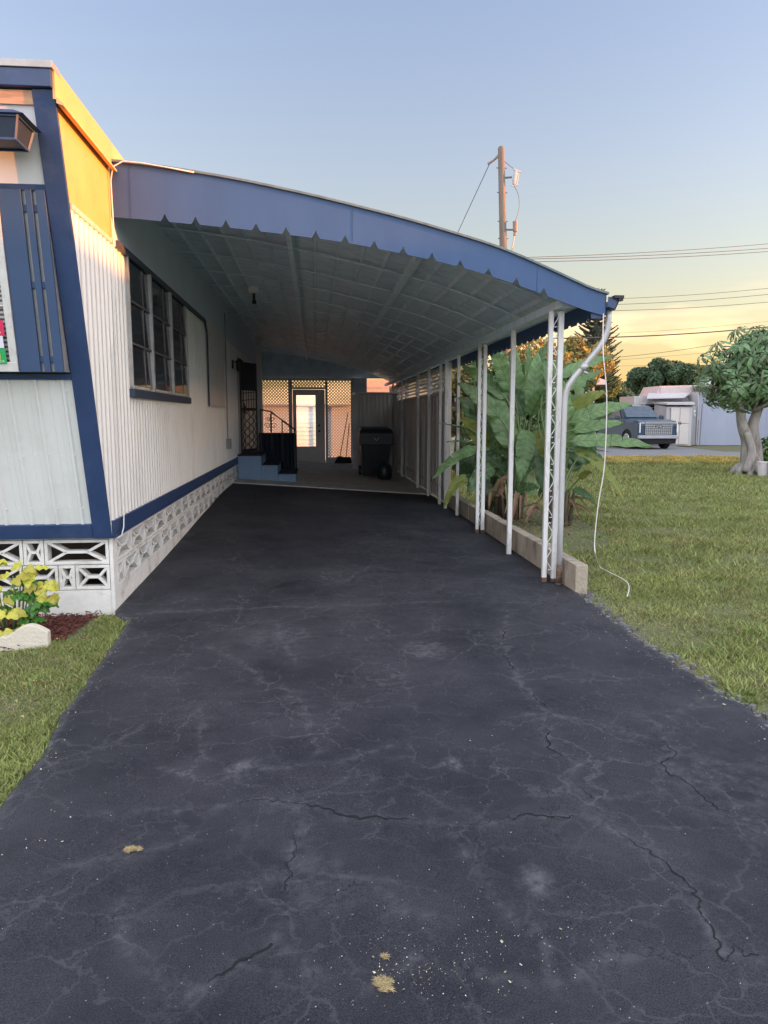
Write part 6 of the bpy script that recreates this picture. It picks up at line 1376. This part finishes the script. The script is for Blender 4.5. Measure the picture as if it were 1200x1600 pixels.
for py in (262, 300, 345, 372): z = lerp(tp_.z, bp_.z, (py - 229) / 191); x = lerp(tp_.x, bp_.x, (py - 229) / 191); s.bar((x - .17, 25, z), (x + .17, 25, z), .025, .025)
s.build('arm', iron, up)
s = MB(); ca, cb2 = Vector((6.614,24.900,9.156)), Vector((6.669,24.900,9.578))
s.tube([ca, ca.lerp(cb2, .3), ca.lerp(cb2, .7), cb2], [.05, .07, .07, .05], 10); s.tube([Vector((6.777,24.900,9.562)), Vector((6.701,24.900,9.138))], .022, 8); s.bar((6.582,24.900,9.636), (6.842,24.900,9.543), .05, .05); s.bar((6.529,24.900,9.113), (6.766,24.900,9.140), .05, .04)
s.build('fuse_cutout', mat('porcelain', (.42, .40, .40), .3), up, smooth=False)
s = MB(); ca = (6.728,24.900,7.966); s.tube([(6.685,24.900,7.985), (6.692,24.900,7.659)], [.085, .075], 12); s.tube([(6.692,24.900,7.659), (6.673,24.900,7.536)], [.04, .05], 10); s.tube([(6.596,24.900,7.125), (6.673,24.900,7.536)], .018, 6); s.build('arrester', mat('arrester_brown', (.24, .16, .13), .4), up)
s = MB(); s.tube(catmull([(6.259,25.000,9.938), (6.433,25.000,9.803), (6.603,24.900,9.636)]), .010, 5); s.tube(catmull([(6.615,24.900,9.116), (6.773,24.900,8.818), (6.804,24.900,8.414), (6.685,24.900,7.985)]), .010, 5); s.tube(catmull([(6.618,24.900,7.125), (6.536,24.900,6.877), (6.507,24.900,6.258)]), .010, 5); s.build('jumper_wire', iron, up)
s = MB(); s.tube([(6.106,25.000,10.073), (5.964,25.200,9.954)], [.05, .03], 8); s.tube([(6.007,25.200,9.996), (5.861,25.400,9.935)], [.03, .05], 8); s.build('insulator', mat('insulator_grey', (.30, .24, .22), .5), up)
def wire(label, pts, r, group='overhead wires across the evening sky'):
    s = MB(); s.tube(pts, r, 5, cap=False); o = s.build('overhead_wire', mat('wire_dark', (.06, .055, .055), .7), org=tuple(pts[0]), fix=False); tag(o, label, 'wire', group)
def span(a, b, k0=-.4, k1=2.2, sag=.25, n=40):
    a, b = Vector(a), Vector(b); out = []
    for i in range(n + 1):
        t_ = lerp(k0, k1, i / n); p = a.lerp(b, t_); p.z += sag * ((t_ - .5) ** 2 - .25); out.append(p)
    return out
s_ = MB(); guy = [(5.881,25.300,9.904), (5.539,29.000,8.568), (4.772,33.000,6.358)]; s_.tube(guy, .012, 5); o_ = s_.build('guy_wire', mat('wire_dark', (.06, .055, .055), .7), org=guy[0]); tag(o_, 'single thin wire sloping down to the left from the top of the utility pole', 'wire')
wire('uppermost thin wire running right from behind the canopy', span((6.957,25.000,6.855), (18.121,29.000,8.428)), 0.010)
wire('second wire from the top of the sky', span((7.042,25.300,6.866), (18.133,29.000,8.256)), 0.011)
wire('third wire from the top, lowest of the upper three', span((7.128,25.600,6.834), (18.142,29.000,8.132)), 0.011)
wire('highest of the three wires level with the canopy corner', span((13.753,34.000,6.998), (21.388,34.000,7.593)), 0.010)
wire('middle wire of the three level with the canopy corner', span((13.885,34.300,6.784), (21.407,34.000,7.314)), 0.011)
wire('lowest wire of the three level with the canopy corner', span((14.018,34.600,6.550), (21.432,34.000,6.961)), 0.011)
wire('thick dark cable passing in front of the crown of the umbrella tree', span((13.418,33.000,5.147), (20.880,33.000,5.682)), 0.028)
wire('faint thin wire just above the thick dark cable', span((14.224,35.000,5.545), (22.127,35.000,6.208)), 0.006)
wire('dark sloping wire low in the yellow sky left of the umbrella tree', span((17.940,44.000,5.131), (24.398,44.000,5.949)), 0.014)
wire('faint wire directly below the dark sloping wire', span((18.762,46.000,5.134), (29.191,46.000,6.100)), 0.008)
wire('lowest faint wire above the distant broad tree', span((24.491,60.000,5.757), (32.513,60.000,6.123)), 0.010)

# ------------------------------------------------------------------ beyond the back screen and beside the lot
nb = thing('neighbour_house', 'white lap sided house wall catching the low sun beyond the back door', 'house', (-1, 27, 0))
s = MB(); a0, a1 = Vector((-3.2, 26.4, 0)), Vector((1.35, 27.45, 0))
for k in range(13):
    z = .0 + k * .15; d = (a1 - a0).normalized(); nn = Vector((d.y, -d.x, 0))
    p = [a0 + nn * .02, a1 + nn * .02, a1 - nn * 2, a0 - nn * 2]; q = [a0, a1, a1 - nn * 2, a0 - nn * 2]
    s.hexa([(v.x, v.y, z) for v in p] + [(v.x, v.y, z + .149) for v in q])
s.build('wall', mat('bright_siding', (.74, .78, .80), .6, .04), nb)
s = MB(); p = [a0 + nn * .2, a1 + nn * .2, a1 - nn * 2.2, a0 - nn * 2.2]; s.hexa([(v.x, v.y, 1.952) for v in p] + [(v.x, v.y, 2.02) for v in p]); s.build('roof', far_white, nb)
0 and tree('hedge_tree', 'sunlit golden bush seen through the top of the back door pane', 'tree', (-1.0, 34, 0), (-1.0, 34, 2.3), (2.2, 1.2, .9), 30, .7, 9000, .09, fol_gold, 21, GB)
0 and tree('hedge_tree', 'green gold bush seen through the right lattice panel of the back screen', 'tree', (2.6, 31, 0), (2.6, 31, 1.5), (1.5, 1.0, 1.3), 20, .6, 6000, .09, fol_gold, 22, GB)
def shade_block(label, y0, y1, h, x0=26.5, x1=34):  # unseen blocks added out of frame to shade the house wall and sheds
    t_ = thing('shade_block', label, 'house', (x0, y0, 0)); s = MB(); s.box(x0, x1, y0, y1, 0, h - .12); s.build('wall', far_white, t_)
    s = MB(); s.box(x0 - .3, x1 + .3, y0 - .1, y1 + .1, h - .118, h); s.build('roof', grey_metal, t_)
    y = y0 + 2
    while y < y1 - 2: s = MB(); s.box(x0 - .03, x0 - .005, y, y + 1.4, 1.2, 2.3); s.build('window', dark_glass, t_); y += 4
shade_block('long pale unseen block added right of the lawn to shade the house wall', -16, 20.0, 4.55)
shade_block('pale unseen block added at the far right to shade the sheds', 25.4, 41, 3.7, x0=27.5)
